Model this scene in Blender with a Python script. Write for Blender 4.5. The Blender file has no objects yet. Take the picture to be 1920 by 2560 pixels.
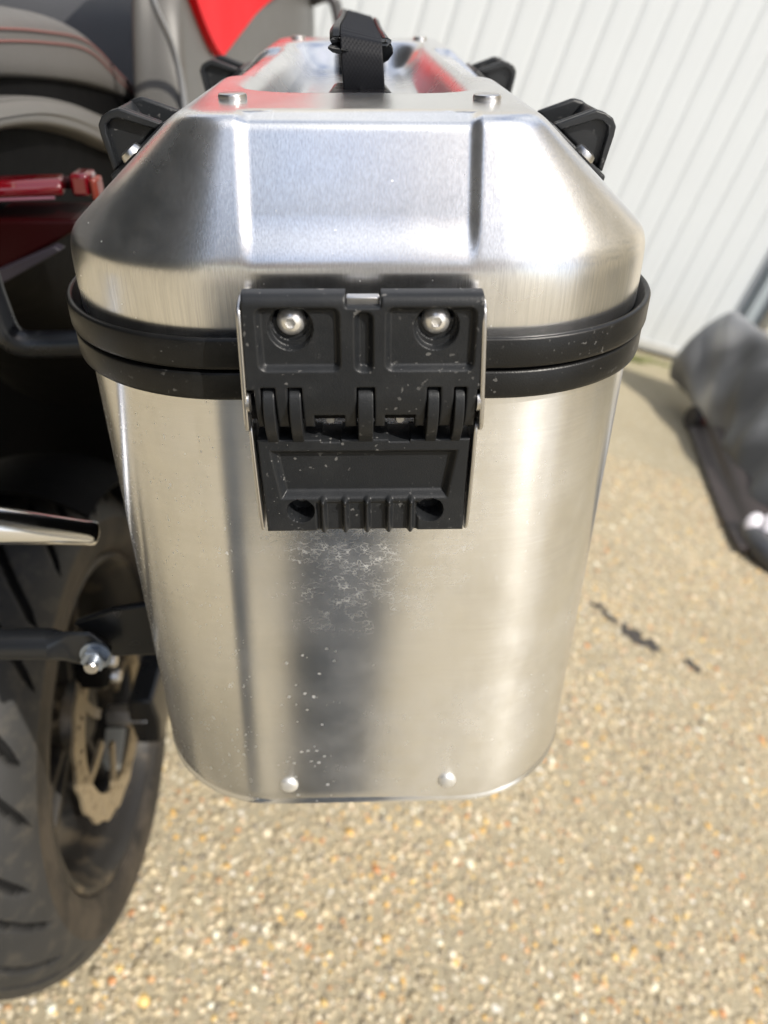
import bpy, bmesh, math, random
import numpy as np
from mathutils import Matrix, Vector
random.seed(7); np.random.seed(7)
SC = bpy.context.scene
COL = SC.collection

# ------------------------------------------------------------------ camera, sky, sun, exposure
HC = 1.194                                   # camera height over the ground
WR = np.array([[0.9534, -0.2347, -0.1894],
               [-0.0275, 0.5578, -0.8295],
               [0.3003, 0.7961, 0.5254]])    # camera axes in the world (x, y, z rows)
u_, s_, v_ = np.linalg.svd(WR); WR = u_ @ v_
cam_d = bpy.data.cameras.new('camera'); cam = bpy.data.objects.new('camera', cam_d); COL.objects.link(cam)
M = Matrix.Identity(4)
for i in range(3):
    for j in range(3): M[i][j] = WR[i][j]
M[2][3] = HC
cam.matrix_world = M
cam_d.sensor_fit = 'VERTICAL'; cam_d.sensor_height = 36.0; cam_d.lens = 27.6
cam_d.clip_start = 0.01; cam_d.clip_end = 300
cam_d.dof.use_dof = True; cam_d.dof.focus_distance = 0.335; cam_d.dof.aperture_fstop = 7.6
SC.camera = cam

world = bpy.data.worlds.new('World'); SC.world = world; world.use_nodes = True
wt = world.node_tree; wt.nodes.clear()
SUN_V = Vector((0.46, -0.72, 1.08)).normalized()
sky = wt.nodes.new('ShaderNodeTexSky'); sky.sky_type = 'NISHITA'; sky.sun_disc = False
sky.sun_elevation = math.asin(SUN_V.z); sky.sun_rotation = math.atan2(SUN_V.x, SUN_V.y)
sky.air_density = 1.0; sky.dust_density = 2.0
tc = wt.nodes.new('ShaderNodeTexCoord'); nz = wt.nodes.new('ShaderNodeTexNoise'); nz.inputs['Scale'].default_value = 2.2
nz.inputs['Detail'].default_value = 5
cr = wt.nodes.new('ShaderNodeValToRGB'); cr.color_ramp.elements[0].position = 0.42; cr.color_ramp.elements[1].position = 0.62
mx = wt.nodes.new('ShaderNodeMix'); mx.data_type = 'RGBA'; mx.inputs[7].default_value = (5.2, 5.3, 5.5, 1)
bg = wt.nodes.new('ShaderNodeBackground'); bg.inputs['Strength'].default_value = 0.145
wo = wt.nodes.new('ShaderNodeOutputWorld')
wt.links.new(tc.outputs['Generated'], nz.inputs['Vector']); wt.links.new(nz.outputs['Fac'], cr.inputs['Fac'])
wt.links.new(cr.outputs['Color'], mx.inputs[0]); wt.links.new(sky.outputs[0], mx.inputs[6])
wt.links.new(mx.outputs[2], bg.inputs['Color']); wt.links.new(bg.outputs[0], wo.inputs['Surface'])

sun_d = bpy.data.lights.new('sun', 'SUN'); sun = bpy.data.objects.new('sun', sun_d); COL.objects.link(sun)
sun_d.energy = 3.5; sun_d.angle = math.radians(0.6); sun_d.color = (1.0, 0.94, 0.84)
sun.rotation_euler = SUN_V.to_track_quat('Z', 'Y').to_euler()
sun.location = (3, -2, 5)
SC.view_settings.view_transform = 'Standard'; SC.view_settings.look = 'None'
SC.view_settings.gamma = 1; SC.view_settings.exposure = 0.56; SC.view_settings.use_curve_mapping = False
SC.cycles.max_bounces = 8; SC.cycles.glossy_bounces = 5; SC.cycles.diffuse_bounces = 3
SC.cycles.use_denoising = True
SC.cycles.sample_clamp_indirect = 6.0

# ------------------------------------------------------------------ frames: world, and the leaning frame of the motorcycle
LEAN = math.radians(17.126)
c_, s_ = math.cos(LEAN), math.sin(LEAN)
BIKE = Matrix(((c_, 0, -s_, 0), (0, 1, 0, 0), (s_, 0, c_, HC), (0, 0, 0, 1)))
WORLD = Matrix.Identity(4)
ORG = {}

def prop(o, label=None, cat=None, group=None, kind=None):
    if label: o['label'] = label
    if cat: o['category'] = cat
    if group: o['group'] = group
    if kind: o['kind'] = kind
    return o
def thing(name, label, cat, base=(0, 0, 0), frame=WORLD, group=None):
    o = bpy.data.objects.new(name, None); COL.objects.link(o); o.empty_display_size = .05
    o.matrix_world = frame @ Matrix.Translation(base)
    ORG[o.name] = tuple(base)
    return prop(o, label, cat, group)
def mesh(name, V, F, mat, parent=None, smooth=True, frame=WORLD, attr=None, sharp=35, bevel=0, kind=None):
    """V in frame coordinates of the parent thing; F list of faces or (n,4) array"""
    V = np.asarray(V, float)
    org = np.array(ORG[parent.name]) if parent else np.zeros(3)
    me = bpy.data.meshes.new(name)
    V = V - org
    F = [tuple(int(i) for i in f) for f in F]
    me.from_pydata([tuple(v) for v in V], [], F); me.update()
    me.materials.append(mat)
    if smooth:
        me.polygons.foreach_set('use_smooth', [True] * len(me.polygons))
        if sharp and sharp < 180:
            me.set_sharp_from_angle(angle=math.radians(sharp))
    o = bpy.data.objects.new(name, me); COL.objects.link(o)
    if parent:
        o.parent = parent; ORG[o.name] = tuple(org)
    else:
        o.matrix_world = frame; ORG[o.name] = (0, 0, 0)
    if bevel:
        b = o.modifiers.new('bevel', 'BEVEL'); b.width = bevel; b.segments = 3; b.limit_method = 'ANGLE'; b.angle_limit = math.radians(30)
    if kind: o['kind'] = kind
    return o

# ------------------------------------------------------------------ geometry helpers
def grid_faces(n, m, closed_u=False, closed_v=False, off=0):
    F = []
    for i in range(n if closed_u else n - 1):
        for j in range(m if closed_v else m - 1):
            a = i * m + j; b = ((i + 1) % n) * m + j
            c = ((i + 1) % n) * m + (j + 1) % m; d = i * m + (j + 1) % m
            F.append((a + off, b + off, c + off, d + off))
    return F
def join(*parts):
    V, F, o = [], [], 0
    for v, f in parts:
        v = np.asarray(v, float); V.append(v); F += [tuple(i + o for i in q) for q in f]; o += len(v)
    return np.vstack(V), F
def box(x0, x1, y0, y1, z0, z1):
    V = [(x, y, z) for x in (x0, x1) for y in (y0, y1) for z in (z0, z1)]
    F = [(0, 1, 3, 2), (4, 6, 7, 5), (0, 4, 5, 1), (2, 3, 7, 6), (0, 2, 6, 4), (1, 5, 7, 3)]
    return np.array(V, float), F
def prism(poly, axis, a, b):
    """poly of 2D points in the two other axes (in order), extruded along axis from a to b"""
    n = len(poly); V = []
    for t in (a, b):
        for p in poly:
            q = list(p); q.insert(axis, t); V.append(q)
    F = [tuple(range(n - 1, -1, -1)), tuple(range(n, 2 * n))]
    F += [(i, (i + 1) % n, n + (i + 1) % n, n + i) for i in range(n)]
    return np.array(V, float), F
def rot_to(V, z, o=(0, 0, 0)):
    z = Vector(z).normalized(); q = z.to_track_quat('Z', 'Y').to_matrix()
    return np.asarray(V) @ np.array(q).T + np.array(o)
def lathe(prof, n=32, cap=True):
    """prof [(r,z)...] about Z"""
    V = []; 
    for k in range(n):
        a = 2 * math.pi * k / n
        V += [(r * math.cos(a), r * math.sin(a), z) for r, z in prof]
    F = grid_faces(n, len(prof), True)
    if cap:
        m = len(prof)
        if prof[0][0] > 1e-6: F.append(tuple(k * m for k in range(n))[::-1])
        if prof[-1][0] > 1e-6: F.append(tuple(k * m + m - 1 for k in range(n)))
    return np.array(V, float), F
def catmull(P, n=12, closed=False):
    P = [np.array(p, float) for p in P]; out = []
    N = len(P)
    rng = range(N if closed else N - 1)
    for i in rng:
        if closed: p0, p1, p2, p3 = P[i - 1], P[i], P[(i + 1) % N], P[(i + 2) % N]
        else: p0, p1, p2, p3 = P[max(i - 1, 0)], P[i], P[i + 1], P[min(i + 2, N - 1)]
        for k in range(n):
            t = k / n
            out.append(.5 * ((2 * p1) + (-p0 + p2) * t + (2 * p0 - 5 * p1 + 4 * p2 - p3) * t * t + (-p0 + 3 * p1 - 3 * p2 + p3) * t ** 3))
    if not closed: out.append(P[-1])
    return np.array(out)
def sweep(path, section, up=(0, 0, 1), scale=None, cap=True):
    """section: list of (a,b) offsets along (side, up)"""
    path = np.asarray(path, float); n = len(path); m = len(section); V = []
    up = np.array(up, float)
    for i in range(n):
        t = path[min(i + 1, n - 1)] - path[max(i - 1, 0)]; t /= np.linalg.norm(t) + 1e-12
        s = np.cross(t, up); s /= np.linalg.norm(s) + 1e-12; u = np.cross(s, t)
        k = 1 if scale is None else scale[i]
        for a, b in section: V.append(path[i] + s * a * k + u * b * k)
    F = grid_faces(n, m, False, True)
    if cap: F += [tuple(range(m)), tuple(range((n - 1) * m, n * m))[::-1]]
    return np.array(V), F
def circ(r, n=16, ry=None):
    ry = ry or r
    return [(r * math.cos(2 * math.pi * k / n), ry * math.sin(2 * math.pi * k / n)) for k in range(n)]
def sstep(a, b, x):
    t = np.clip((x - a) / (b - a), 0, 1); return t * t * (3 - 2 * t)

# ------------------------------------------------------------------ materials
def new_mat(name):
    m = bpy.data.materials.new(name); m.use_nodes = True
    nt = m.node_tree; b = nt.nodes['Principled BSDF']
    return m, nt, b
def N(nt, t, **kw):
    n = nt.nodes.new(t)
    for k, v in kw.items():
        if k in n.inputs: n.inputs[k].default_value = v
        else: setattr(n, k, v)
    return n
def ramp(nt, src, p0, p1, c0=(0, 0, 0, 1), c1=(1, 1, 1, 1)):
    if p0 > p1: p0, p1, c0, c1 = p1, p0, c1, c0
    r = nt.nodes.new('ShaderNodeValToRGB'); e = r.color_ramp.elements
    e[0].position = p0; e[1].position = p1; e[0].color = c0; e[1].color = c1
    nt.links.new(src, r.inputs['Fac']); return r.outputs['Color']
def noise(nt, scale, detail=3, vec=None, stretch=None, rough=.5):
    t = nt.nodes.new('ShaderNodeTexCoord'); src = t.outputs['Object']
    if stretch is not None:
        mp = nt.nodes.new('ShaderNodeMapping'); mp.inputs['Scale'].default_value = stretch
        nt.links.new(src, mp.inputs['Vector']); src = mp.outputs['Vector']
    n = nt.nodes.new('ShaderNodeTexNoise'); n.inputs['Scale'].default_value = scale
    n.inputs['Detail'].default_value = detail; n.inputs['Roughness'].default_value = rough
    nt.links.new(src, n.inputs['Vector']); return n.outputs['Fac']
def mixc(nt, fac, a, b):
    m = nt.nodes.new('ShaderNodeMix'); m.data_type = 'RGBA'
    for v, k in ((fac, 0), (a, 6), (b, 7)):
        if isinstance(v, (int, float)): m.inputs[k].default_value = v
        elif isinstance(v, tuple): m.inputs[k].default_value = v if len(v) == 4 else (*v, 1)
        else: nt.links.new(v, m.inputs[k])
    return m.outputs[2]
def math_(nt, op, a, b=0.0, c=None):
    m = nt.nodes.new('ShaderNodeMath'); m.operation = op
    for v, k in ((a, 0), (b, 1), (c, 2)):
        if v is None: continue
        if isinstance(v, (int, float)): m.inputs[k].default_value = v
        else: nt.links.new(v, m.inputs[k])
    return m.outputs[0]
def bump(nt, b, h, strength, dist=.001):
    n = nt.nodes.new('ShaderNodeBump'); n.inputs['Strength'].default_value = strength; n.inputs['Distance'].default_value = dist
    nt.links.new(h, n.inputs['Height']); nt.links.new(n.outputs[0], b.inputs['Normal']); return n
def pbr(name, col, rough=.5, metal=0, spec=.5, var=.15, vscale=20, bumps=None, dust=None, coat=0):
    m, nt, b = new_mat(name)
    f = noise(nt, vscale, 4)
    c = mixc(nt, f, tuple(x * (1 - var) for x in col[:3]), tuple(min(1, x * (1 + var)) for x in col[:3]))
    if dust:
        dc, thr, sc = dust
        c = mixc(nt, ramp(nt, noise(nt, sc, 5, rough=.65), thr, thr + .14), c, dc)
    nt.links.new(c, b.inputs['Base Color'])
    r = math_(nt, 'MULTIPLY_ADD', noise(nt, vscale * 2, 3), .25 * rough, rough * .88)
    nt.links.new(r, b.inputs['Roughness']); b.inputs['Metallic'].default_value = metal
    b.inputs['Specular IOR Level'].default_value = spec
    b.inputs['Coat Weight'].default_value = coat; b.inputs['Coat Roughness'].default_value = .06
    if bumps: bump(nt, b, noise(nt, bumps[0], 3), bumps[1], bumps[2])
    return m

def alu_mat(name, rough, aniso, rotation, stretch, stains=False, roughvar=.12, grain=.10, lo=.74):
    m, nt, b = new_mat(name)
    b.inputs['Metallic'].default_value = 1
    tg = nt.nodes.new('ShaderNodeTangent'); tg.direction_type = 'RADIAL'; tg.axis = 'Z'
    nt.links.new(tg.outputs[0], b.inputs['Tangent'])
    b.inputs['Anisotropic'].default_value = aniso; b.inputs['Anisotropic Rotation'].default_value = rotation
    br = noise(nt, 1.0, 2, stretch=stretch)                      # brushing
    big = noise(nt, 14, 5, rough=.6)
    smear = noise(nt, 40, 6, stretch=(1, 1, .5), rough=.7)
    c = mixc(nt, ramp(nt, br, .3, .7), (lo, lo, lo + .01), (.94, .94, .94))
    c = mixc(nt, math_(nt, 'MULTIPLY', ramp(nt, smear, .45, .75), .35), c, (.60, .60, .60))
    # dust specks
    tcn = nt.nodes.new('ShaderNodeTexCoord')
    vo = N(nt, 'ShaderNodeTexVoronoi'); vo.inputs['Scale'].default_value = 330
    nt.links.new(tcn.outputs['Object'], vo.inputs['Vector'])
    vs = nt.nodes.new('ShaderNodeSeparateColor'); nt.links.new(vo.outputs['Color'], vs.inputs[0])
    near = math_(nt, 'LESS_THAN', vo.outputs['Distance'], math_(nt, 'MULTIPLY', vs.outputs[0], .13))
    some = math_(nt, 'MULTIPLY', math_(nt, 'GREATER_THAN', vs.outputs[1], .86), .7)
    patch = ramp(nt, noise(nt, 16, 3), .48, .62)
    speck = math_(nt, 'MULTIPLY', math_(nt, 'MULTIPLY', near, some), patch)
    rough_n = math_(nt, 'ADD', rough - roughvar / 2, math_(nt, 'MULTIPLY', big, roughvar))
    film = math_(nt, 'MULTIPLY', ramp(nt, noise(nt, 30, 5, rough=.6), .34, .80), ramp(nt, noise(nt, 7, 3), .30, .65))
    hz = film
    if stains:
        sx = nt.nodes.new('ShaderNodeSeparateXYZ'); nt.links.new(tcn.outputs['Object'], sx.inputs[0])
        front = math_(nt, 'LESS_THAN', sx.outputs[1], -.262)
        def band(sock, c0, w):   # 1 at c0 falling to 0 at +-w
            return math_(nt, 'MAXIMUM', math_(nt, 'SUBTRACT', 1.0, math_(nt, 'DIVIDE', math_(nt, 'ABSOLUTE', math_(nt, 'SUBTRACT', sock, c0)), w)), 0.0)
        # dried water marks under the latch: broken outlines of drops that ran together, and a dull film
        m1 = math_(nt, 'MULTIPLY', math_(nt, 'MULTIPLY', band(sx.outputs[0], .002, .062), band(sx.outputs[2], .200, .080)), front)
        m1 = math_(nt, 'MULTIPLY', m1, ramp(nt, noise(nt, 60, 3), .30, .60))
        def rings(sc, st, wd):
            n_ = noise(nt, sc, 2, stretch=st, rough=.45)
            d_ = math_(nt, 'ABSOLUTE', math_(nt, 'SUBTRACT', n_, .5))
            return math_(nt, 'MULTIPLY', ramp(nt, d_, wd, 0.0), ramp(nt, noise(nt, sc * .7, 2), .42, .60))
        rg = math_(nt, 'MAXIMUM', rings(260, (1, 1, 1.7), .022), rings(140, (1, 1, 1.9), .012))
        drops = math_(nt, 'MULTIPLY', math_(nt, 'MULTIPLY', rg, ramp(nt, m1, .0, .45)), .60)
        hz = math_(nt, 'MAXIMUM', hz, math_(nt, 'MULTIPLY', ramp(nt, m1, .0, .8), .22))
        # small soft round drops trailing down to the rivet
        v3 = N(nt, 'ShaderNodeTexVoronoi'); v3.inputs['Scale'].default_value = 230
        wv = nt.nodes.new('ShaderNodeVectorMath'); wv.operation = 'ADD'; n3 = nt.nodes.new('ShaderNodeTexNoise'); n3.inputs['Scale'].default_value = 400
        nt.links.new(tcn.outputs['Object'], n3.inputs['Vector']); s3v = nt.nodes.new('ShaderNodeVectorMath'); s3v.operation = 'SCALE'; s3v.inputs['Scale'].default_value = .0016
        nt.links.new(n3.outputs['Color'], s3v.inputs[0]); nt.links.new(tcn.outputs['Object'], wv.inputs[0]); nt.links.new(s3v.outputs[0], wv.inputs[1]); nt.links.new(wv.outputs[0], v3.inputs['Vector'])
        s3 = nt.nodes.new('ShaderNodeSeparateColor'); nt.links.new(v3.outputs['Color'], s3.inputs[0])
        r3 = math_(nt, 'MULTIPLY_ADD', s3.outputs[0], .26, .04)
        d3 = ramp(nt, math_(nt, 'DIVIDE', v3.outputs['Distance'], r3), 1.0, .75)
        d3 = math_(nt, 'MULTIPLY', d3, math_(nt, 'GREATER_THAN', s3.outputs[2], .52))
        m3 = math_(nt, 'MULTIPLY', ramp(nt, band(sx.outputs[0], -.030, .024), .10, .7), ramp(nt, band(sx.outputs[2], .065, .10), .1, .5))
        d3 = math_(nt, 'MULTIPLY', math_(nt, 'MULTIPLY', math_(nt, 'MULTIPLY', d3, m3), front), .34)
        speck = math_(nt, 'MAXIMUM', speck, math_(nt, 'MAXIMUM', drops, d3))
        # rain splash flecks on the left corner
        lm = nt.nodes.new('ShaderNodeMapping'); lm.inputs['Scale'].default_value = (1, 1, .6); lm.inputs['Rotation'].default_value = (.3, .4, .5)
        nt.links.new(tcn.outputs['Object'], lm.inputs['Vector'])
        n4 = nt.nodes.new('ShaderNodeTexNoise'); n4.inputs['Scale'].default_value = 620; n4.inputs['Detail'].default_value = 1; nt.links.new(lm.outputs[0], n4.inputs['Vector'])
        d4 = math_(nt, 'MULTIPLY', ramp(nt, n4.outputs['Fac'], .685, .72), ramp(nt, noise(nt, 45, 3), .42, .6))
        d4 = math_(nt, 'MULTIPLY', d4, math_(nt, 'MULTIPLY_ADD', math_(nt, 'LESS_THAN', sx.outputs[0], -.06), .42, .10))
        speck = math_(nt, 'MAXIMUM', speck, d4)
    c = mixc(nt, speck, c, (.86, .86, .85))
    # fine scratches
    sc1 = ramp(nt, noise(nt, 1.0, 1, stretch=(900, 60, 25)), .70, .715)
    scp = ramp(nt, noise(nt, 11, 2), .52, .66)
    scr = math_(nt, 'MULTIPLY', math_(nt, 'MULTIPLY', sc1, scp), .55)
    c = mixc(nt, scr, c, (.92, .92, .92))
    nt.links.new(c, b.inputs['Base Color'])
    nt.links.new(math_(nt, 'ADD', math_(nt, 'MULTIPLY_ADD', speck, .35, rough_n), math_(nt, 'MULTIPLY', hz, .07)), b.inputs['Roughness'])
    nt.links.new(math_(nt, 'SUBTRACT', 1.0, math_(nt, 'MAXIMUM', math_(nt, 'MULTIPLY', speck, .85), math_(nt, 'MULTIPLY', hz, .16))), b.inputs['Metallic'])
    h = math_(nt, 'ADD', br, math_(nt, 'MULTIPLY', noise(nt, 18, 1), 4.0))
    bump(nt, b, h, grain, .0003)
    return m

ALU_BODY = alu_mat('brushed aluminium body', .225, .93, .25, (25, 25, 1900), stains=True, roughvar=.06, grain=.04, lo=.87)
ALU_LID = alu_mat('brushed aluminium lid', .25, .50, .0, (1700, 1700, 22))
STEEL = pbr('bare steel', (.62, .61, .60), .30, 1, var=.08, vscale=150, bumps=(900, .15, .0002))
RIVET = pbr('dull aluminium rivet', (.80, .80, .79), .42, .75, var=.08, vscale=150)
BOLT = pbr('stainless bolt', (.80, .79, .77), .30, .8, var=.06, vscale=150)
def plastic_mat(name, col=(.0125, .0138, .0158), rough=.42, tex=True, dusty=.5):
    m, nt, b = new_mat(name)
    tcn = nt.nodes.new('ShaderNodeTexCoord')
    vo = N(nt, 'ShaderNodeTexVoronoi'); vo.inputs['Scale'].default_value = 700
    nt.links.new(tcn.outputs['Object'], vo.inputs['Vector'])
    vs = nt.nodes.new('ShaderNodeSeparateColor'); nt.links.new(vo.outputs['Color'], vs.inputs[0])
    sp = math_(nt, 'MULTIPLY', math_(nt, 'LESS_THAN', vo.outputs['Distance'], math_(nt, 'MULTIPLY', vs.outputs[0], .15)), math_(nt, 'GREATER_THAN', vs.outputs[1], .985 - .1 * dusty))
    sp = math_(nt, 'MULTIPLY', sp, ramp(nt, noise(nt, 45, 3), .45, .6))
    film = math_(nt, 'MULTIPLY', ramp(nt, noise(nt, 55, 6, rough=.7), .5, .8), .05 * dusty + .008)
    fib = math_(nt, 'MULTIPLY', math_(nt, 'MULTIPLY', ramp(nt, noise(nt, 420, 2, rough=.4), .665, .70), ramp(nt, noise(nt, 60, 2), .48, .6)), .38 * dusty)
    c = mixc(nt, film, col, (.30, .30, .29)); c = mixc(nt, sp, c, (.42, .41, .39)); c = mixc(nt, fib, c, (.5, .49, .47))
    b.inputs['Specular IOR Level'].default_value = .36
    nt.links.new(c, b.inputs['Base Color'])
    nt.links.new(math_(nt, 'MULTIPLY_ADD', noise(nt, 60, 4), .16, rough - .08), b.inputs['Roughness'])
    if tex: bump(nt, b, noise(nt, 1500, 2), .35, .00025)
    return m
BLACK = plastic_mat('textured black plastic')
RUBBER_TRIM = plastic_mat('black trim band', (.0055, .0057, .006), .36, dusty=.35)
GLOSS_BLACK = plastic_mat('satin black plastic', (.009, .009, .011), .26, dusty=.12)
POWDER = pbr('black powder coat', (.010, .011, .013), .28, 0, .5, bumps=(500, .15, .0003), dust=((.16, .14, .12), .70, 60))
DARK = pbr('matt black', (.0030, .0030, .0032), .7, spec=.08, dust=((.012, .011, .010), .66, 30))
TYRE_M = pbr('worn tyre rubber', (.027, .027, .027), .58, 0, .35, .2, 18, bumps=(260, .35, .0006), dust=((.048, .044, .038), .50, 40))
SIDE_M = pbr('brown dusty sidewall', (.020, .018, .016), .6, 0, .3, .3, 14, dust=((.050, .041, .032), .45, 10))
WHEEL_BLACK = pbr('dirty wheel black', (.020, .018, .016), .42, .2, .5, .3, 20, dust=((.10, .08, .055), .50, 14))
DISC_M = pbr('dirty brake disc', (.33, .27, .18), .48, .55, var=.3, vscale=60, dust=((.12, .085, .05), .55, 60))
CHROME = pbr('chrome', (.82, .83, .85), .10, 1, var=.03, dust=((.12, .10, .08), .66, 60))
SEAT_GREY = pbr('grey seat vinyl', (.105, .101, .097), .52, 0, .4, .06, 30, bumps=(700, .5, .0006))
SEAT_DARK = pbr('dark seat vinyl', (.045, .046, .050), .45, 0, .4, .08, 30, bumps=(700, .4, .0006))
STITCH = pbr('red thread', (.22, .095, .085), .7)
FAIRING = pbr('dark warm grey fairing', (.090, .087, .082), .42, 0, .4, .05, 20, bumps=(600, .2, .0003))
GREY_PLASTIC = pbr('warm grey plastic', (.125, .120, .112), .42, 0, .5, .05, 20, bumps=(600, .2, .0003))
DARK_GREY = pbr('dark grey plastic', (.075, .077, .08), .36, 0, .5, .08, 12)
RED = pbr('red paint', (.62, .0015, .008), .5, 0, .12, .03, 6)
RED_DARK = pbr('dark red paint', (.012, .0006, .001), .4, 0, .12, .1, 8)
WEB = None
def web_mat():
    m, nt, b = new_mat('black webbing'); b.inputs['Base Color'].default_value = (.006, .0065, .009, 1); b.inputs['Roughness'].default_value = .6; b.inputs['Specular IOR Level'].default_value = .25
    return m
WEB = web_mat()
def lens_mat():
    m, nt, b = new_mat('red lamp lens'); b.inputs['Base Color'].default_value = (.10, .0015, .005, 1); b.inputs['Roughness'].default_value = .12
    b.inputs['Coat Weight'].default_value = 1; b.inputs['Subsurface Weight'].default_value = 0
    return m
LENS = lens_mat()

def ground_mat():
    m, nt, b = new_mat('exposed aggregate concrete')
    tcn = nt.nodes.new('ShaderNodeTexCoord')
    base = mixc(nt, noise(nt, 2.2, 6, rough=.65), (.25, .215, .140), (.42, .365, .250))
    base = mixc(nt, math_(nt, 'MULTIPLY', noise(nt, 260, 4), .45), base, (.17, .155, .12))
    vo = N(nt, 'ShaderNodeTexVoronoi'); vo.inputs['Scale'].default_value = 75
    mp = nt.nodes.new('ShaderNodeMapping'); mp.inputs['Scale'].default_value = (1, 1, 1)
    nt.links.new(tcn.outputs['Object'], mp.inputs['Vector']); nt.links.new(mp.outputs[0], vo.inputs['Vector'])
    vs = nt.nodes.new('ShaderNodeSeparateColor'); nt.links.new(vo.outputs['Color'], vs.inputs[0])
    pc = nt.nodes.new('ShaderNodeValToRGB'); pc.color_ramp.interpolation = 'CONSTANT'
    cols = [(0, (.40, .36, .27)), (.3, (.58, .53, .42)), (.5, (.45, .30, .14)), (.6, (.62, .58, .50)), (.74, (.30, .27, .22)), (.84, (.58, .40, .17)), (.92, (.74, .71, .65))]
    e = pc.color_ramp.elements
    e[0].position = 0; e[0].color = (*cols[0][1], 1); e[1].position = cols[1][0]; e[1].color = (*cols[1][1], 1)
    for p, c in cols[2:]:
        k = e.new(p); k.color = (*c, 1)
    nt.links.new(vs.outputs[0], pc.inputs['Fac'])
    isp = math_(nt, 'MULTIPLY', math_(nt, 'LESS_THAN', vo.outputs['Distance'], math_(nt, 'MULTIPLY_ADD', vs.outputs[1], .25, .25)), math_(nt, 'GREATER_THAN', vs.outputs[2], .35))
    wear = ramp(nt, noise(nt, 3, 4), .35, .6)
    sxx = nt.nodes.new('ShaderNodeSeparateXYZ'); nt.links.new(tcn.outputs['Object'], sxx.inputs[0])
    farther = ramp(nt, sxx.outputs[1], 0, 1)
    mr = nt.nodes.new('ShaderNodeMapRange'); mr.inputs['From Min'].default_value = 2.3; mr.inputs['From Max'].default_value = 3.4; mr.inputs['To Min'].default_value = .75; mr.inputs['To Max'].default_value = .2
    nt.links.new(sxx.outputs[1], mr.inputs['Value'])
    c = mixc(nt, math_(nt, 'MULTIPLY', isp, mr.outputs[0]), base, pc.outputs[0])
    # mossy strip along the door
    mo = nt.nodes.new('ShaderNodeMapRange'); mo.inputs['From Min'].default_value = 3.5; mo.inputs['From Max'].default_value = 4.3
    nt.links.new(sxx.outputs[1], mo.inputs['Value'])
    moss = math_(nt, 'MULTIPLY', mo.outputs[0], ramp(nt, noise(nt, 7, 5), .42, .7))
    c = mixc(nt, math_(nt, 'MULTIPLY', moss, .6), c, (.22, .23, .10))
    nt.links.new(c, b.inputs['Base Color']); b.inputs['Roughness'].default_value = .75
    h = math_(nt, 'ADD', math_(nt, 'MULTIPLY', vo.outputs['Distance'], -.6), noise(nt, 180, 5))
    bump(nt, b, h, .8, .004)
    return m
GROUND = ground_mat()
def pebble_mat():
    m, nt, b = new_mat('pebbles')
    a = nt.nodes.new('ShaderNodeAttribute'); a.attribute_name = 'tint'
    c = mixc(nt, math_(nt, 'MULTIPLY', noise(nt, 500, 3), .5), a.outputs['Color'], (.28, .24, .17))
    nt.links.new(c, b.inputs['Base Color']); b.inputs['Roughness'].default_value = .42
    return m
PEBBLE = pebble_mat()
DOOR_M = pbr('white painted steel', (.52, .55, .575), .42, 0, .5, .03, 3)
FRAME_M = pbr('grey blue frame paint', (.30, .34, .37), .5, 0, .5, .1, 8)
WALL_M = pbr('beige render', (.62, .58, .50), .85, 0, .3, .08, 9, bumps=(160, .6, .003))
SEAL_M = pbr('weathered aluminium sill', (.50, .51, .51), .5, .3, .5, .15, 20)

# ================================================================== SETTING
def ground():
    xs = np.array([-60, -20, -6, -2, -1, 0, 1, 2, 3, 6, 20, 60.]); ys = np.array([-60, -20, -6, -2, 0, 1, 2, 3, 4, 8, 20, 60.])
    V = [(x, y, 0) for x in xs for y in ys]
    return prop(mesh('ground', V, grid_faces(len(xs), len(ys)), GROUND, smooth=False), kind='structure')
ground()

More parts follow.
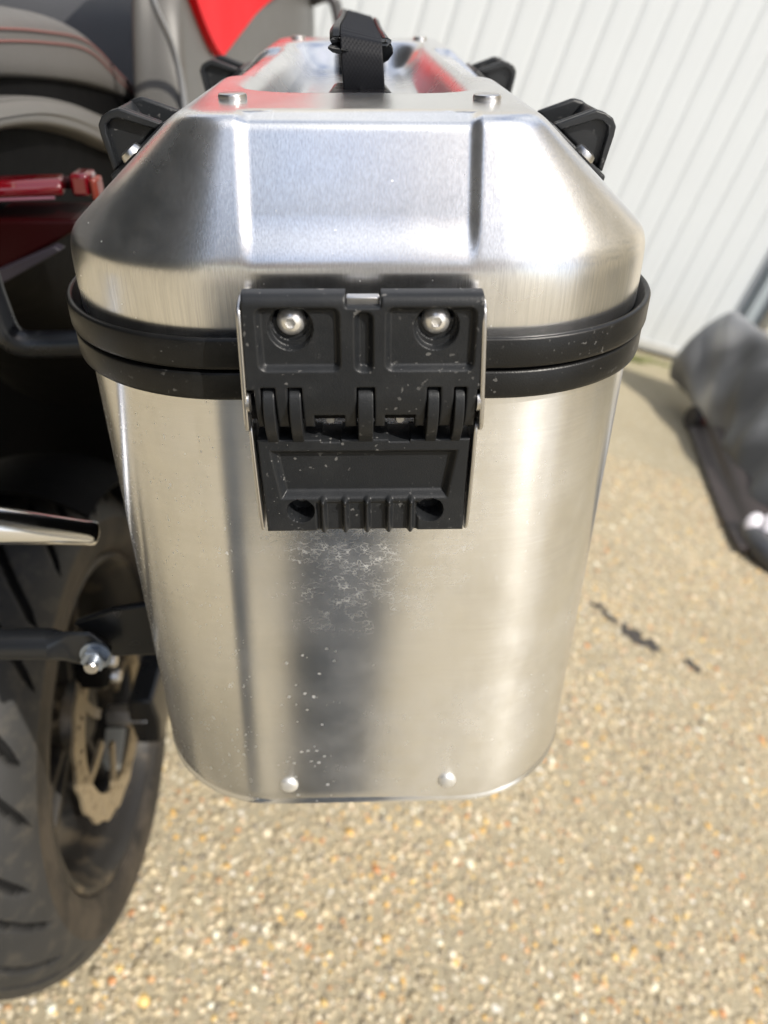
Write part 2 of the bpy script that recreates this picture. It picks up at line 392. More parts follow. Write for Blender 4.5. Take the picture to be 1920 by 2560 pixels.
def ico():
    bm = bmesh.new(); bmesh.ops.create_icosphere(bm, subdivisions=1, radius=1)
    V = np.array([v.co[:] for v in bm.verts]); F = np.array([[v.index for v in f.verts] for f in bm.faces]); bm.free(); return V, F
def pebbles(x0, x1, y0, y1, dens, name):
    """stones cast into the concrete, each one real and half sunk"""
    IV, IF = ico()
    rng = np.random.RandomState(3)
    n = int((x1 - x0) * (y1 - y0) * dens)
    P = np.c_[rng.uniform(x0, x1, n), rng.uniform(y0, y1, n)]
    # keep the stones in and a little beyond the stretch of ground that shows
    q = np.c_[P, np.full(n, -HC)] @ WR; u = q[:, 0] / -q[:, 2]; v = q[:, 1] / -q[:, 2]
    P = P[(np.abs(u) < .62) & (np.abs(v) < .78)]; n = len(P)
    fld = np.sin(P[:, 0] * 9 + 2 * np.sin(P[:, 1] * 5)) + np.sin(P[:, 1] * 11 + 1.7 * np.sin(P[:, 0] * 7)) + np.sin((P[:, 0] + P[:, 1]) * 23)
    P = P[rng.uniform(0, 1, n) < np.clip(.82 + .16 * fld, .4, 1)]; n = len(P)
    tone = 1 + .09 * np.sin(P[:, 0] * 6.3 + 1.3) * np.sin(P[:, 1] * 4.9)
    r = np.clip(rng.lognormal(math.log(.0040), .40, n), .0016, .012)
    ar = rng.uniform(.6, 1.0, n); hz = rng.uniform(.35, .6, n); a = rng.uniform(0, 6.28, n)
    V = np.repeat(IV[None], n, 0) * (1 + rng.uniform(-.14, .14, (n, len(IV), 1)))
    X = V[:, :, 0] * r[:, None]; Y = V[:, :, 1] * (r * ar)[:, None]; Z = V[:, :, 2] * (r * hz)[:, None]
    ca, sa = np.cos(a)[:, None], np.sin(a)[:, None]
    XX = X * ca - Y * sa + P[:, :1]; YY = X * sa + Y * ca + P[:, 1:]
    ZZ = Z + (r * hz * rng.uniform(-.45, .15, n))[:, None]
    V = np.stack([XX, YY, ZZ], 2).reshape(-1, 3)
    F = (IF[None] + (np.arange(n) * len(IV))[:, None, None]).reshape(-1, 3)
    me = bpy.data.meshes.new(name)
    me.vertices.add(len(V)); me.vertices.foreach_set('co', V.ravel())
    me.loops.add(F.size); me.loops.foreach_set('vertex_index', F.ravel().astype(np.int32))
    me.polygons.add(len(F)); me.polygons.foreach_set('loop_start', np.arange(0, F.size, 3, dtype=np.int32))
    me.polygons.foreach_set('use_smooth', np.ones(len(F), bool))
    me.update(); me.validate()
    pal = np.array([(.40, .355, .265), (.33, .295, .225), (.50, .455, .365), (.22, .20, .16), (.44, .395, .30), (.60, .39, .12), (.64, .48, .20),
                    (.78, .76, .70), (.50, .22, .08), (.20, .19, .175), (.60, .56, .48), (.46, .385, .305), (.37, .335, .26), (.46, .28, .15)])
    pr = np.array([14, 13, 10, 9, 11, 2.6, 2.4, 2.6, 1.6, 4, 6, 7, 12, 2.2]); pr = pr / pr.sum()
    k = rng.choice(len(pal), n, p=pr); cc = pal[k] * np.array((1.14, 1.06, .90)) * rng.uniform(.78, 1.12, (n, 1)) * tone[:, None]
    at = me.color_attributes.new('tint', 'FLOAT_COLOR', 'POINT')
    cc = np.c_[np.clip(cc, 0, .85), np.ones(n)]; at.data.foreach_set('color', np.repeat(cc, len(IV), 0).ravel())
    me.materials.append(PEBBLE)
    o = bpy.data.objects.new(name, me); COL.objects.link(o)
    return prop(o, 'small cream, ochre and brown stones set in the concrete ground', 'gravel', kind='stuff')
pebbles(-.95, 2.15, .28, 2.7, 26000, 'aggregate_stones')

def stains():
    """dark dried stains on the concrete, thin flakes lying on it"""
    rng = np.random.RandomState(5)
    m = pbr('dark stain', (.045, .040, .036), .8)
    for k, (cx, cy, w, h, ang) in enumerate([(1.10, 1.62, .050, .024, -.7), (1.165, 1.555, .036, .021, -.4), (1.285, 1.50, .024, .016, -.9), (.36, 1.02, .014, .008, .2), (.388, 1.022, .006, .005, 0), (1.055, 1.67, .020, .011, .1)]):
        V = []; F = []
        for q in range(7):
            t = (q - 3) / 3.2; lx = cx + math.cos(ang) * w * t + rng.normal(0, h * .35); ly = cy + math.sin(ang) * w * t + rng.normal(0, h * .35)
            n = 14; a = np.linspace(0, 2 * math.pi, n, endpoint=False); r = h * rng.uniform(.35, .95) * (1 + rng.uniform(-.4, .4, n)); b0 = len(V)
            V += [(lx, ly, .0060 + q * .0002)] + [(lx + r[i] * math.cos(a[i]), ly + r[i] * math.sin(a[i]), .0028 + q * .0002) for i in range(n)]
            F += [(b0, b0 + 1 + i, b0 + 1 + (i + 1) % n) for i in range(n)]
        o = mesh('oil_stain', V, F, m)
        prop(o, ['longest dark stain on the concrete right of the case', 'dark blot joined to the lower end of the longest stain', 'small dark stain right of the longest one',
                 'tiny dark spot on the ground below the case front', 'smaller dot beside the spot below the case front', 'small dark dot above the longest stain'][k], 'stain', 'dark stains on the concrete')
stains()

# garage door: ribbed white panels
DA = math.radians(5.0)
DOOR = Matrix.Translation((2.50, 4.27, 0)) @ Matrix.Rotation(DA, 4, 'Z')     # local origin: bottom of the door's right edge, x to the left negative
def garage():
    t = thing('garage_door', 'wide white ribbed garage door behind the case', 'garage door', (0, 0, 0), DOOR)
    w, gap, h = .1335, .003, 2.2
    first = None
    for i in range(38):
        x1 = -.03 - i * (w + gap); x0 = x1 - w
        if first is None:
            prof = [(x0, .0048), (x0 + .010, .0028), (x0 + .020, .0006), (x0 + .03, 0), (x1 - .03, 0), (x1 - .020, .0006), (x1 - .010, .0028), (x1, .0048), (x1, .0155), (x0, .0155)]
            V, F = prism([(p[0], p[1]) for p in prof], 2, .07, h)
            first = mesh('board', V, F, DOOR_M, t, smooth=False)
        else:
            o = first.copy(); COL.objects.link(o); o.parent = t; o.location.x = -i * (w + gap)
    mesh('backing_panel', *box(-5.30, 0, .0158, .03, .05, h), DOOR_M, t, smooth=False)
    mesh('edge_strip', *box(-.029, .0, -.012, .0155, .05, h), DOOR_M, t, smooth=False, bevel=.003)
    mesh('edge_strip', *box(-5.33, -5.302, -.012, .0155, .05, h), DOOR_M, t, smooth=False, bevel=.003)
    mesh('bottom_rail', *box(-5.30, 0, -.014, .0155, .022, .069), SEAL_M, t, smooth=False, bevel=.003)
    mesh('rubber_seal', *box(-5.30, 0, -.006, .018, 0.001, .0215), DARK, t, smooth=False)
    f = thing('door_frame', 'grey blue frame post at the right edge of the garage door', 'door frame', (0, 0, 0), DOOR)
    mesh('post', *box(.004, .105, -.07, .06, 0, 2.32), FRAME_M, f, smooth=False, bevel=.004)
    mesh('post', *box(-5.44, -5.335, -.07, .06, 0, 2.32), FRAME_M, f, smooth=False, bevel=.004)
    mesh('head_rail', *box(-5.334, .003, -.07, .06, 2.215, 2.32), FRAME_M, f, smooth=False, bevel=.004)
    wl = mesh('wall_right', *box(.108, 4.6, -.16, .2, 0, 3.0), WALL_M, smooth=False, frame=DOOR)
    prop(wl, 'beige rendered wall to the right of the garage door', 'wall', kind='structure')
    wl = mesh('wall_above', *box(-9, .106, -.05, .2, 2.322, 3.0), WALL_M, smooth=False, frame=DOOR)
    prop(wl, 'beige rendered wall above the garage door', 'wall', kind='structure')
    wl = mesh('wall_left', *box(-9, -5.442, -.16, .2, 0, 2.32), WALL_M, smooth=False, frame=DOOR)
    prop(wl, 'beige rendered wall to the left of the garage door', 'wall', kind='structure')
garage()
def moss():
    rng = np.random.RandomState(11); V = []; F = []
    m = pbr('moss green', (.16, .20, .045), .8, var=.4, vscale=60)
    for (cx, cy, sx, sy, n) in ((2.30, 3.78, .11, .07, 900), (1.94, 4.02, .07, .03, 240), (2.05, 4.1, .3, .03, 200)):
        for _ in range(n):
            x = cx + rng.normal(0, sx * .5); y = cy + rng.normal(0, sy * .5); a = rng.uniform(0, 6.28); h = rng.uniform(.008, .04) * (1 if n > 500 else .5); w = .004
            tx, ty = rng.normal(0, .012, 2); i = len(V)
            V += [(x - w * math.cos(a), y - w * math.sin(a), 0), (x + w * math.cos(a), y + w * math.sin(a), 0), (x + tx, y + ty, h)]; F.append((i, i + 1, i + 2))
    prop(mesh('moss_tufts', V, F, m), 'low yellow green moss and weeds at the foot of the garage door', 'moss', kind='stuff')
moss()

# ================================================================== THE CASE (in the leaning frame; metres from the camera's foot point in that frame)
YC = .561; HL = .2675                 # centre and half length
CASE = thing('side_case', 'big brushed aluminium motorcycle side case with black latch', 'luggage case', (0, YC, -.406), BIKE)

def rrect(hx, hy, r, n_corner=28, nx=40, ny=70, fix=None):
    """closed outline, counter-clockwise, constant number of points"""
    pts = []
    def seg(a, b, n):
        for k in range(n): pts.append((a[0] + (b[0] - a[0]) * k / n, a[1] + (b[1] - a[1]) * k / n))
    def arc(cx, cy, a0, n):
        for k in range(n):
            a = a0 + (math.pi / 2) * k / n; pts.append((cx + r * math.cos(a), cy + r * math.sin(a)))
    def segx(y, sg):
        if fix is None or hx - r < fix + .0004: seg((-sg * (hx - r), y), (sg * (hx - r), y), nx); return
        k = nx // 10
        seg((-sg * (hx - r), y), (-sg * fix, y), k); seg((-sg * fix, y), (sg * fix, y), nx - 2 * k); seg((sg * fix, y), (sg * (hx - r), y), k)
    segx(-hy, 1); arc(hx - r, -hy + r, -math.pi / 2, n_corner)
    seg((hx, -hy + r), (hx, hy - r), ny); arc(hx - r, hy - r, 0, n_corner)
    segx(hy, -1); arc(-hx + r, hy - r, math.pi / 2, n_corner)
    seg((-hx, hy - r), (-hx, -hy + r), ny); arc(-hx + r, -hy + r, math.pi, n_corner)
    return np.array(pts)
def loft(levels, ncorner=28, nx=40, ny=70, cap0=False, cap1=False, fix=None):
    V = []
    for hx, hy, r, z in levels:
        p = rrect(hx, hy, r, ncorner, nx, ny, fix); V.append(np.c_[p[:, 0], p[:, 1] + YC, np.full(len(p), z)])
    m = len(V[0]); n = len(V); V = np.vstack(V)
    F = []
    for i in range(n - 1):
        for j in range(m): F.append((i * m + j, i * m + (j + 1) % m, (i + 1) * m + (j + 1) % m, (i + 1) * m + j))
    if cap0: F.append(tuple(range(m))[::-1])
    if cap1: F.append(tuple(range((n - 1) * m, n * m)))
    return V, F

def make_body():
    hx, hy, r = .1280, HL, .074
    lv = [(hx - .006, hy - .006, r - .006, -.4065), (hx - .0015, hy - .0015, r - .0015, -.4072), (hx + .0003, hy + .0003, r, -.4062), (hx + .0003, hy + .0003, r, -.4035),
          (hx - .0002, hy - .0002, r, -.4028), (hx - .0002, hy - .0002, r, -.4018), (hx, hy, r, -.401)]
    for z in np.linspace(-.395, -.127, 34): lv.append((hx, hy, r, z))
    V, F = loft(lv, cap0=True)
    b = mesh('body', V, F, ALU_BODY, CASE, sharp=50)
    for x, z in ((-.0450, -.3890), (.0474, -.3874)):
        v, f = lathe([(.0001, .0026), (.0030, .0024), (.0045, .0018), (.0052, .0009), (.0053, -.001)], 32)
        mesh('rivet', rot_to(v, (0, -1, 0), (x, YC - hy, z)), f, RIVET, CASE)
    # foot plate under the case
    return b
make_body()

def make_lid():
    # profile from the skirt's foot to the top, then in towards the middle
    key = [(.1278, HL - .001, .074, -.1200), (.1278, HL - .0005, .074, -.112), (.1276, HL - .0005, .073, -.100), (.1268, HL - .001, .072, -.0885),
           (.0680, HL - .0180, .0205, -.0392), (.060, HL - .025, .0125, -.0386), (.056, HL - .029, .0085, -.0385)]
    key = np.array(key); d = np.r_[0, np.cumsum(np.linalg.norm(np.diff(key[:, [0, 3]], axis=0), axis=1) + .3 * np.abs(np.diff(key[:, 1])))]
    n = 170; s = np.linspace(0, d[-1], n); K = np.stack([np.interp(s, d, key[:, k]) for k in range(4)], 1)
    w = 13; ker = np.hanning(2 * w + 3)[1:-1]; ker /= ker.sum()
    Kp = np.vstack([np.repeat(K[:1], w, 0), K, np.repeat(K[-1:], w, 0)])
    Ks = np.stack([np.convolve(Kp[:, k], ker, 'valid') for k in range(4)], 1)
    L = [tuple(k) for k in Ks]
    hx, hy, r, z = L[-1]
    for t in np.linspace(0, 1, 38)[1:]:
        a = max(.0012, hx * (1 - t)); L.append((a, hy - (hx - a), max(.001, min(r, a * .95)), z + .0004 * t))
    V, F = loft(L, cap1=False, ncorner=30, nx=160, ny=200, fix=.0462)
    m = 2 * 160 + 2 * 200 + 4 * 30
    nl = len(L)
    # close the slit in the middle
    F.append(tuple(range((nl - 1) * m, nl * m)))
    # normals for the pressed-in shapes
    G = V.reshape(nl, m, 3)
    du = np.roll(G, -1, 1) - np.roll(G, 1, 1)
    dv = np.zeros_like(G); dv[1:-1] = G[2:] - G[:-2]; dv[0] = G[1] - G[0]; dv[-1] = G[-1] - G[-2]
    nr = np.cross(du, dv); nr /= np.linalg.norm(nr, axis=2, keepdims=True) + 1e-12
    nr[-30:] = (0, 0, 1)
    X, Y, Z = G[..., 0], G[..., 1], G[..., 2]
    y = Y - (YC - HL); yb = 2 * HL - y; ye = np.minimum(y, yb); ax = np.abs(X)
    dep = np.zeros_like(X)
    # pressed-in middle of the front and rear slopes
    e = .0028
    inx = 1 - sstep(.0425 - e, .0425 + e, ax)
    hgt = sstep(-.0900, -.070, Z)
    ycut = 1 - sstep(.020, .034, ye)
    dep += .0019 * inx * hgt * ycut
    # side fields between the corner pads
    mid = sstep(.160, .166, ye); sx = sstep(.054, .058, ax)
    dep += .0038 * mid * sx * sstep(-.086, -.076, Z)
    # handle well
    qx = np.maximum(ax - .020, 0); qy = np.maximum(np.abs(Y - YC) - .150, 0)
    sd = np.hypot(qx, qy) - .030
    dep += .020 * sstep(.006, -.016, sd) * (ax < .07)
    # faint dents
    G = G - nr * dep[..., None]
    o = mesh('lid', G.reshape(-1, 3), F, ALU_LID, CASE, sharp=180)
    return o
make_lid()

def band(name, hx, z0, z1, lip=.0, inner=.004, depth=.0):
    r = .075; dy = hx - .1280
    pr = [(hx - inner, z0 + .0006), (hx - .0012, z0), (hx - .0003, z0 + .0006), (hx, z0 + .002), (hx, z1 - .0012), (hx - .0004, z1 - .0004), (hx - .0012, z1), (hx - .0022, z1 - .0002), (hx - .0026, z1 - .001),
          (hx - inner, z1 - .006)]
    return mesh(name, *loft([(a, HL + (a - .1280), r + (a - .1280) * .8, z) for a, z in pr], ny=50), RUBBER_TRIM, CASE, sharp=60)
band('lid_trim', .1336, -.1262, -.1133, inner=.0062)
band('body_trim', .1326, -.1398, -.1275, inner=.0052)
mesh('seal', *loft([(.1275, HL - .0005, .074, -.131), (.1302, HL + .002, .074, -.129), (.1302, HL + .002, .074, -.124), (.126, HL - .002, .073, -.120)], ny=50), DARK, CASE)
def dome_screw(parent, pos, axis, r, h, hexr=.0018, name='screw', mat=None):
    prof = [(.0001, h - .0012), (hexr, h - .0012), (hexr, h), (r * .5, h * .93), (r * .78, h * .68), (r * .95, h * .34), (r, .0), (r, -.002)]
    v, f = lathe(prof, 30)
    # turn the inner ring into a hexagon socket
    a = np.arctan2(v[:, 1], v[:, 0]); rr = np.hypot(v[:, 0], v[:, 1])
    hexf = math.cos(math.pi / 6) / np.cos((a % (math.pi / 3)) - math.pi / 6)
    inn = (rr < hexr * 1.05) & (rr > hexr * .5)
    v[inn, 0] *= hexf[inn]; v[inn, 1] *= hexf[inn]
    return mesh(name, rot_to(v, axis, pos), f, mat or STEEL, parent, sharp=30)
# lid rivets on the four top corners
for x, yy in ((-.0505, .354), (.0515, .354), (-.0505, .768), (.0515, .768)):
    v, f = lathe([(.0001, .0027), (.0046, .0027), (.0055, .0023), (.0058, .0013), (.0056, .0000), (.0054, -.0006), (.0070, -.0010), (.0070, -.0014)], 36)
    mesh('lid_rivet', rot_to(v, (0, 0, 1), (x, yy, -.0388)), f, STEEL, CASE)

# ---- tie-down loops
def loop(yc, side):
    s = side; T = .0042; half = .023
    d = np.array((.777, -.630)); nrm = np.array((.630, .777))
    base = np.array((.1010, -.0640))
    def P(a, b): q = base + d * a + nrm * b; return (s * q[0], q[1])
    root_p = (s * base[0], yc, base[1])
    cheek = [P(-.012, .002), P(-.0015, .0187), P(.003, .0208), P(.0075, .0215), P(.0115, .0200), P(.0138, .0165), P(.0215, .002)]
    if s < 0: cheek = cheek[::-1]
    def prr(poly, a, b):   # extrude along y
        n = len(poly); V = [(p[0], t, p[1]) for t in (a, b) for p in poly]
        F = [tuple(range(n)), tuple(range(2 * n - 1, n - 1, -1))] + [(i, n + i, n + (i + 1) % n, (i + 1) % n) for i in range(n)]
        return np.array(V), F
    pl = [P(-.0150, -.0012), P(-.0150, .0016), P(.0220, .0016), P(.0232, -.0012)]
    if s < 0: pl = pl[::-1]
    lo = mesh('tie_down_loop', *prr(pl, yc - half - .011, yc + half + .004), BLACK, CASE, bevel=.001, smooth=True)
    # front and rear cheeks with a raised rim round a pocket
    for a in (yc - half, yc + half - T):
        mesh('cheek', *prr(cheek, a, a + T), BLACK, lo, bevel=.0016)
    rim = [P(-.012, .002), P(-.0015, .0187), P(.003, .0208), P(.0075, .0215), P(.0115, .0200), P(.0138, .0165), P(.0215, .002), P(.0185, .002), P(.0110, .0152), P(.0085, .0178), P(.0045, .0176), P(.0018, .0160), P(-.008, .002)]
    if s < 0: rim = rim[::-1]
    mesh('rib', *prr(rim, yc - half - .0042, yc - half + .0002), BLACK, lo, bevel=.0008)
    bar = [P(.0040, .0100), P(.0034, .0206), P(.0075, .0213), P(.0113, .0198), P(.0136, .0163), P(.0190, .0045), P(.0150, .0045)]
    if s < 0: bar = bar[::-1]
    mesh('cross_bar', *prr(bar, yc - half + T - .0003, yc + half - T + .0003), BLACK, lo, bevel=.001)
    sp = P(.0065, .0018)
    v, f = lathe([(.0001, .0026), (.0032, .0026), (.0050, .0018), (.0056, .0), (.0056, -.001)], 28)
    mesh('screw', rot_to(v, (s * nrm[0], 0, nrm[1]), (sp[0], yc - half - .0105, sp[1])), f, STEEL, lo)
for yc in (.437, .722):
    for s in (1, -1): loop(yc, s)

# ---- carrying strap
def strap():
    root = None
    # webbing: woven band that stands up from the well, real ridges
    path = catmull([(.0025, .408, -.047), (.0022, .405, -.038), (.0016, .4035, -.030), (.0012, .405, -.0235), (.001, .412, -.0198), (.001, .45, -.0188), (.001, .561, -.0195), (.001, .67, -.0188), (.001, .708, -.0198), (.001, .717, -.0235), (.001, .7185, -.047)], 26)
    nu = 46; hw = .0095; th = .0009
    L = np.r_[0, np.cumsum(np.linalg.norm(np.diff(path, axis=0), axis=1))]
    ls = np.arange(0, L[-1], .00055); path = np.stack([np.interp(ls, L, path[:, k]) for k in range(3)], 1)
    n = len(path); t = np.gradient(path, axis=0); t /= np.linalg.norm(t, axis=1, keepdims=True)
    roll = np.interp(ls, [0, .012, .026, .04, .3, .5], [0, .05, .15, .24, .24, .24])
    side = np.stack([np.cos(roll), np.zeros(n), -np.sin(roll)], 1)
    nr = np.cross(side, t); nr /= np.linalg.norm(nr, axis=1, keepdims=True); 
    us = np.linspace(-1, 1, nu); V = []
    hwv = hw * np.interp(ls, [0, .02, .04, .1], [1.0, 1.0, 1.03, 1.0])
    for layer in (1, -1):
        U, S = np.meshgrid(us, ls)
        ph = (np.floor(S / .0012) % 2) * .5
        wave = np.abs(np.sin((U * hw / .0017 + ph) * math.pi)) * (.5 + .5 * np.cos(S / .0012 * 2 * math.pi + math.pi))
        off = layer * (th + .00035 * wave) * (1 - .8 * (np.abs(U) > .97))
        V.append((path[:, None] + side[:, None] * (U * hwv[:, None])[..., None] + nr[:, None] * off[..., None]).reshape(-1, 3))
    F = grid_faces(n, nu) + [tuple(q[::-1]) for q in grid_faces(n, nu, off=n * nu)]
    o = n * nu
    for i in range(n - 1):
        F.append((i * nu, o + i * nu, o + (i + 1) * nu, (i + 1) * nu)); F.append((i * nu + nu - 1, (i + 1) * nu + nu - 1, o + (i + 1) * nu + nu - 1, o + i * nu + nu - 1))
    h = mesh('carrying_handle', np.vstack(V), F, WEB, CASE, sharp=180)
    # moulded grip over the top
    gp = catmull([(.001, .4095, -.0225), (.001, .414, -.0208), (.001, .45, -.0205), (.001, .561, -.0215), (.001, .66, -.0205), (.001, .702, -.0210), (.001, .711, -.0235)], 12)
    sec = [(-.0118, -.0030), (-.0096, -.0058), (-.0088, -.0018), (.0088, -.0018), (.0100, -.0075), (.0130, -.0046), (.0142, -.001), (.0126, .0020), (.0100, .0030), (.0088, .0003), (-.0088, .0003), (-.0098, .0030), (-.0122, .0022), (-.0132, .0)]
    ca, sa = math.cos(-.24), math.sin(-.24)
    sec = [(a * 1.08 * ca - b * sa, a * 1.08 * sa + b * ca) for a, b in sec]
    mesh('grip', *sweep(gp, sec), BLACK, h, bevel=.0005, sharp=40)
    # end fittings in the well
    for yy, sg in ((.4045, 1), (.7175, -1)):
        pl = [(-.0195, -.060), (-.0195, -.0475), (-.0135, -.0405), (.0145, -.0405), (.0215, -.0480), (.0215, -.060)]
        V = [(p[0] * (1 if k == 0 else .82), yy - .006 * sg if k == 0 else yy + .016 * sg, p[1] + (0 if k == 0 else .002)) for k in (0, 1) for p in pl]
        nn = len(pl); F = [tuple(range(nn - 1, -1, -1)), tuple(range(nn, 2 * nn))] + [(i, (i + 1) % nn, nn + (i + 1) % nn, nn + i) for i in range(nn)]
        e = mesh('strap_mount', V, F, GLOSS_BLACK, CASE, bevel=.0012)
        mesh('clip', *box(-.0085, .0100, yy - .0088 * sg - .001, yy - .0065 * sg, -.049, -.0415), GLOSS_BLACK, e, bevel=.0012)
strap()

# ---- latch: relief surfaces with real depth
def relief(name, x0, x1, z0, z1, step, fn, mat, parent, side_depth=.010):
    """fn(X,Z) -> (Y, sd) ; sd>0 is outside. Nodes outside but next to the edge are snapped back to make walls."""
    nx = int(round((x1 - x0) / step)) + 1; nz = int(round((z1 - z0) / step)) + 1
    xs = np.linspace(x0, x1, nx); zs = np.linspace(z0, z1, nz); X, Z = np.meshgrid(xs, zs)
    Yf, sd = fn(X, Z)
    ins = sd < 0
    idx = -np.ones(X.shape, int)
    cell = ins[:-1, :-1] & ins[1:, :-1] & ins[:-1, 1:] & ins[1:, 1:]
    used = np.zeros(X.shape, bool)
    used[:-1, :-1] |= cell; used[1:, :-1] |= cell; used[:-1, 1:] |= cell; used[1:, 1:] |= cell
    idx[used] = np.arange(used.sum())
    V = np.c_[X[used], Yf[used], Z[used]]
    F = [(idx[j, i], idx[j, i + 1], idx[j + 1, i + 1], idx[j + 1, i]) for j, i in zip(*np.where(cell))]
    # walls
    edges = {}
    for f in F:
        for a, b in ((f[0], f[1]), (f[1], f[2]), (f[2], f[3]), (f[3], f[0])):
            k = (a, b)
            if (b, a) in edges: del edges[(b, a)]
            else: edges[k] = 1
    Vb = {}; extra = []
    def back(i):
        if i not in Vb: Vb[i] = len(V) + len(extra); p = V[i].copy(); p[1] += side_depth; extra.append(p)
        return Vb[i]
    for a, b in list(edges): F.append((b, a, back(a), back(b)))
    if extra: V = np.vstack([V, np.array(extra)])
    return mesh(name, V, F, mat, parent, sharp=55)
def sbox(X, Z, x0, x1, z0, z1, r=0):
    cx, cz = (x0 + x1) / 2, (z0 + z1) / 2
    qx = np.abs(X - cx) - (x1 - x0) / 2 + r; qz = np.abs(Z - cz) - (z1 - z0) / 2 + r
    return np.hypot(np.maximum(qx, 0), np.maximum(qz, 0)) + np.minimum(np.maximum(qx, qz), 0) - r
def edge_round(sd, r):
    t = np.clip((sd + r) / r, 0, 1); return r * (1 - np.sqrt(np.maximum(0, 1 - t * t)))

SLOTS = [(-.0382, -.0330), (-.0282, -.0229), (-.0020, .0046), (.0247, .0298), (.0351, .0396)]
def latch():
    def up(X, Z):
        # slight widening downward
        k = (Z + .0908) / -.055
        xl = -.0428 - .0016 * k; xr = .0440 + .0034 * k
        sd = np.maximum(np.maximum(xl - X, X - xr), np.maximum(Z + .0908, -.1455 - Z))
        sd = np.maximum(sd, -sbox(X, Z, -.0056, .0070, -.0955, -.08, .0008))
        for a, b in SLOTS: sd = np.maximum(sd, -sbox(X, Z, a, b, -.17, -.1266, .0004))
        for a, b in ((-.0185, -.0070), (.0090, .0205)): sd = np.maximum(sd, -sbox(X, Z, a, b, -.17, -.1390, .0003))
        sd = np.maximum(sd, -sbox(X, Z, -.06, xl.min() + .0035, -.17, -.1275, .0003))
        sd = np.maximum(sd, -sbox(X, Z, .0440, .07, -.17, -.1275, .0003))
        Y = np.full(X.shape, .2720)
        zz = np.maximum(-.1290 - Z, 0); R = .030
        Y += R - np.sqrt(np.maximum(R * R - zz * zz, 1e-6))
        Y += edge_round(sd, .0009)
        tp = np.clip((Z + .0952) / .0044, 0, 1); Y += .0044 * (1 - np.sqrt(np.maximum(0, 1 - tp ** 2))) * .9
        # shallow pockets
        for a, b in ((-.0386, -.0073), (.0084, .0422)):
            p = sbox(X, Z, a, b, -.1203, -.0950, .0035); Y += .0027 * sstep(.0, -.0026, p)
        p = sbox(X, Z, -.0027, .0044, -.1203, -.0970, .003); Y += .0032 * sstep(.0004, -.0022, p)
        # screw cavities with a step at the foot
        for cx in (-.0258, .0275):
            q = np.hypot(X - cx, (Z + .1037) * (1 - .06 * (Z < -.1037)))
            sq = np.maximum(q - .0080, -99)
            Y += .0030 * sstep(.0004, -.0004, sq)
            q2 = np.hypot(X - cx, Z + .1028) - .0066
            Y += .0050 * sstep(.0003, -.0004, q2)
        return Y, sd
    root = relief('latch', -.049, .050, -.1470, -.0900, .00033, up, BLACK, CASE, .0045)
    mesh('catch', *box(-.0056, .0066, .2758, .2800, -.0962, -.0928), STEEL, root, bevel=.0006)
    # backing block against the lid
    mesh('latch_base', *box(-.0405, .0418, .2790, .2960, -.143, -.1010), BLACK, root, bevel=.0015)
    for cx, cz in ((-.0258, -.1026), (.0275, -.1023)):
        dome_screw(root, (cx, .2792, cz), (0, -1, .02), .0054, .0036, .0020, mat=BOLT)
    # hinge fingers, curved bars that rise from the lower plate
    for a, b in SLOTS:
        prof = catmull([(.2755, -.1272), (.2722, -.1300), (.2708, -.1350), (.2712, -.1405), (.2735, -.1465), (.2782, -.1530)], 6)
        prof = [tuple(p) for p in prof] + [(.2835, -.1530), (.2835, -.1280)]
        g = .00035
        mesh('hinge_finger', *prism(prof, 0, a + g, b - g), BLACK, root, bevel=.0007)
    # dark barrel behind, with the spring coil seen through the two openings
    v, f = lathe([(.0001, -.043), (.0050, -.043), (.0050, .045), (.0001, .045)], 20)
    mesh('hinge_pin', rot_to(v, (1, 0, 0), (0, .2795, -.1375)), f, DARK, root)
    for sx in (-.0126, .0148):
        v, f = lathe([(.0001, .001), (.0016, .001), (.0020, 0), (.0020, -.001)], 16)
        mesh('spring_end', rot_to(v, (0, -1, 0), (sx, .2775, -.1420)), f, STEEL, root)
    def low(X, Z):
        k = (Z + .152) / -.045
        xl = -.0424 + .0010 * k; xr = .0436 - .0004 * k
        top = -.1516 - .0011 * (sbox(X, Z, -.0165, -.0085, -.2, 0) < 0) - .0011 * (sbox(X, Z, .0105, .0190, -.2, 0) < 0)
        sd = np.maximum(np.maximum(xl - X, X - xr), np.maximum(Z - top, -.1968 - Z))
        Y = np.full(X.shape, .2780) + edge_round(sd, .0011)
        xi = (X - .0006)
        hw = np.interp(Z, [-.1803, -.1567], [.0352, .0385])
        p = np.maximum(np.abs(xi) - hw, np.maximum(Z + .1567, -.1803 - Z))
        Y += .0036 * sstep(.0002, -.0034, p)
        # five ribs in a shallow field
        fld = sbox(X, Z, -.0205, .0238, -.21, -.1815, .001)
        Y += .0010 * sstep(.0, -.0014, fld)
        for cx in (-.0170, -.0077, .0016, .0109, .0202):
            q = sbox(X, Z, cx - .0012, cx + .0012, -.1980, -.1797, .0012)
            Y -= .0027 * sstep(.0006, -.0010, q)
        for cx in (-.0266, .0283):
            q = np.hypot(X - cx, Z + .1861) - .0056
            Y += .0030 * 0 + .0105 * sstep(.0003, -.0003, q)
        return Y, sd
    lp = relief('latch_plate', -.046, .047, -.1982, -.1505, .00033, low, BLACK, CASE, .0145)
    for cx in (-.0266, .0283):
        dome_screw(lp, (cx, .2893, -.1835), (0, -1, .25), .0042, .0028, .0017, mat=BOLT)
    # bare steel side plates, upper pair and lower pair
    def plate(nm, x, poly, t=.0016, tilt=0):
        V, F = prism(poly, 0, x - t / 2, x + t / 2)
        V[:, 0] += tilt * (V[:, 2] + .15)
        mesh(nm, V, F, STEEL, root, bevel=.0006)
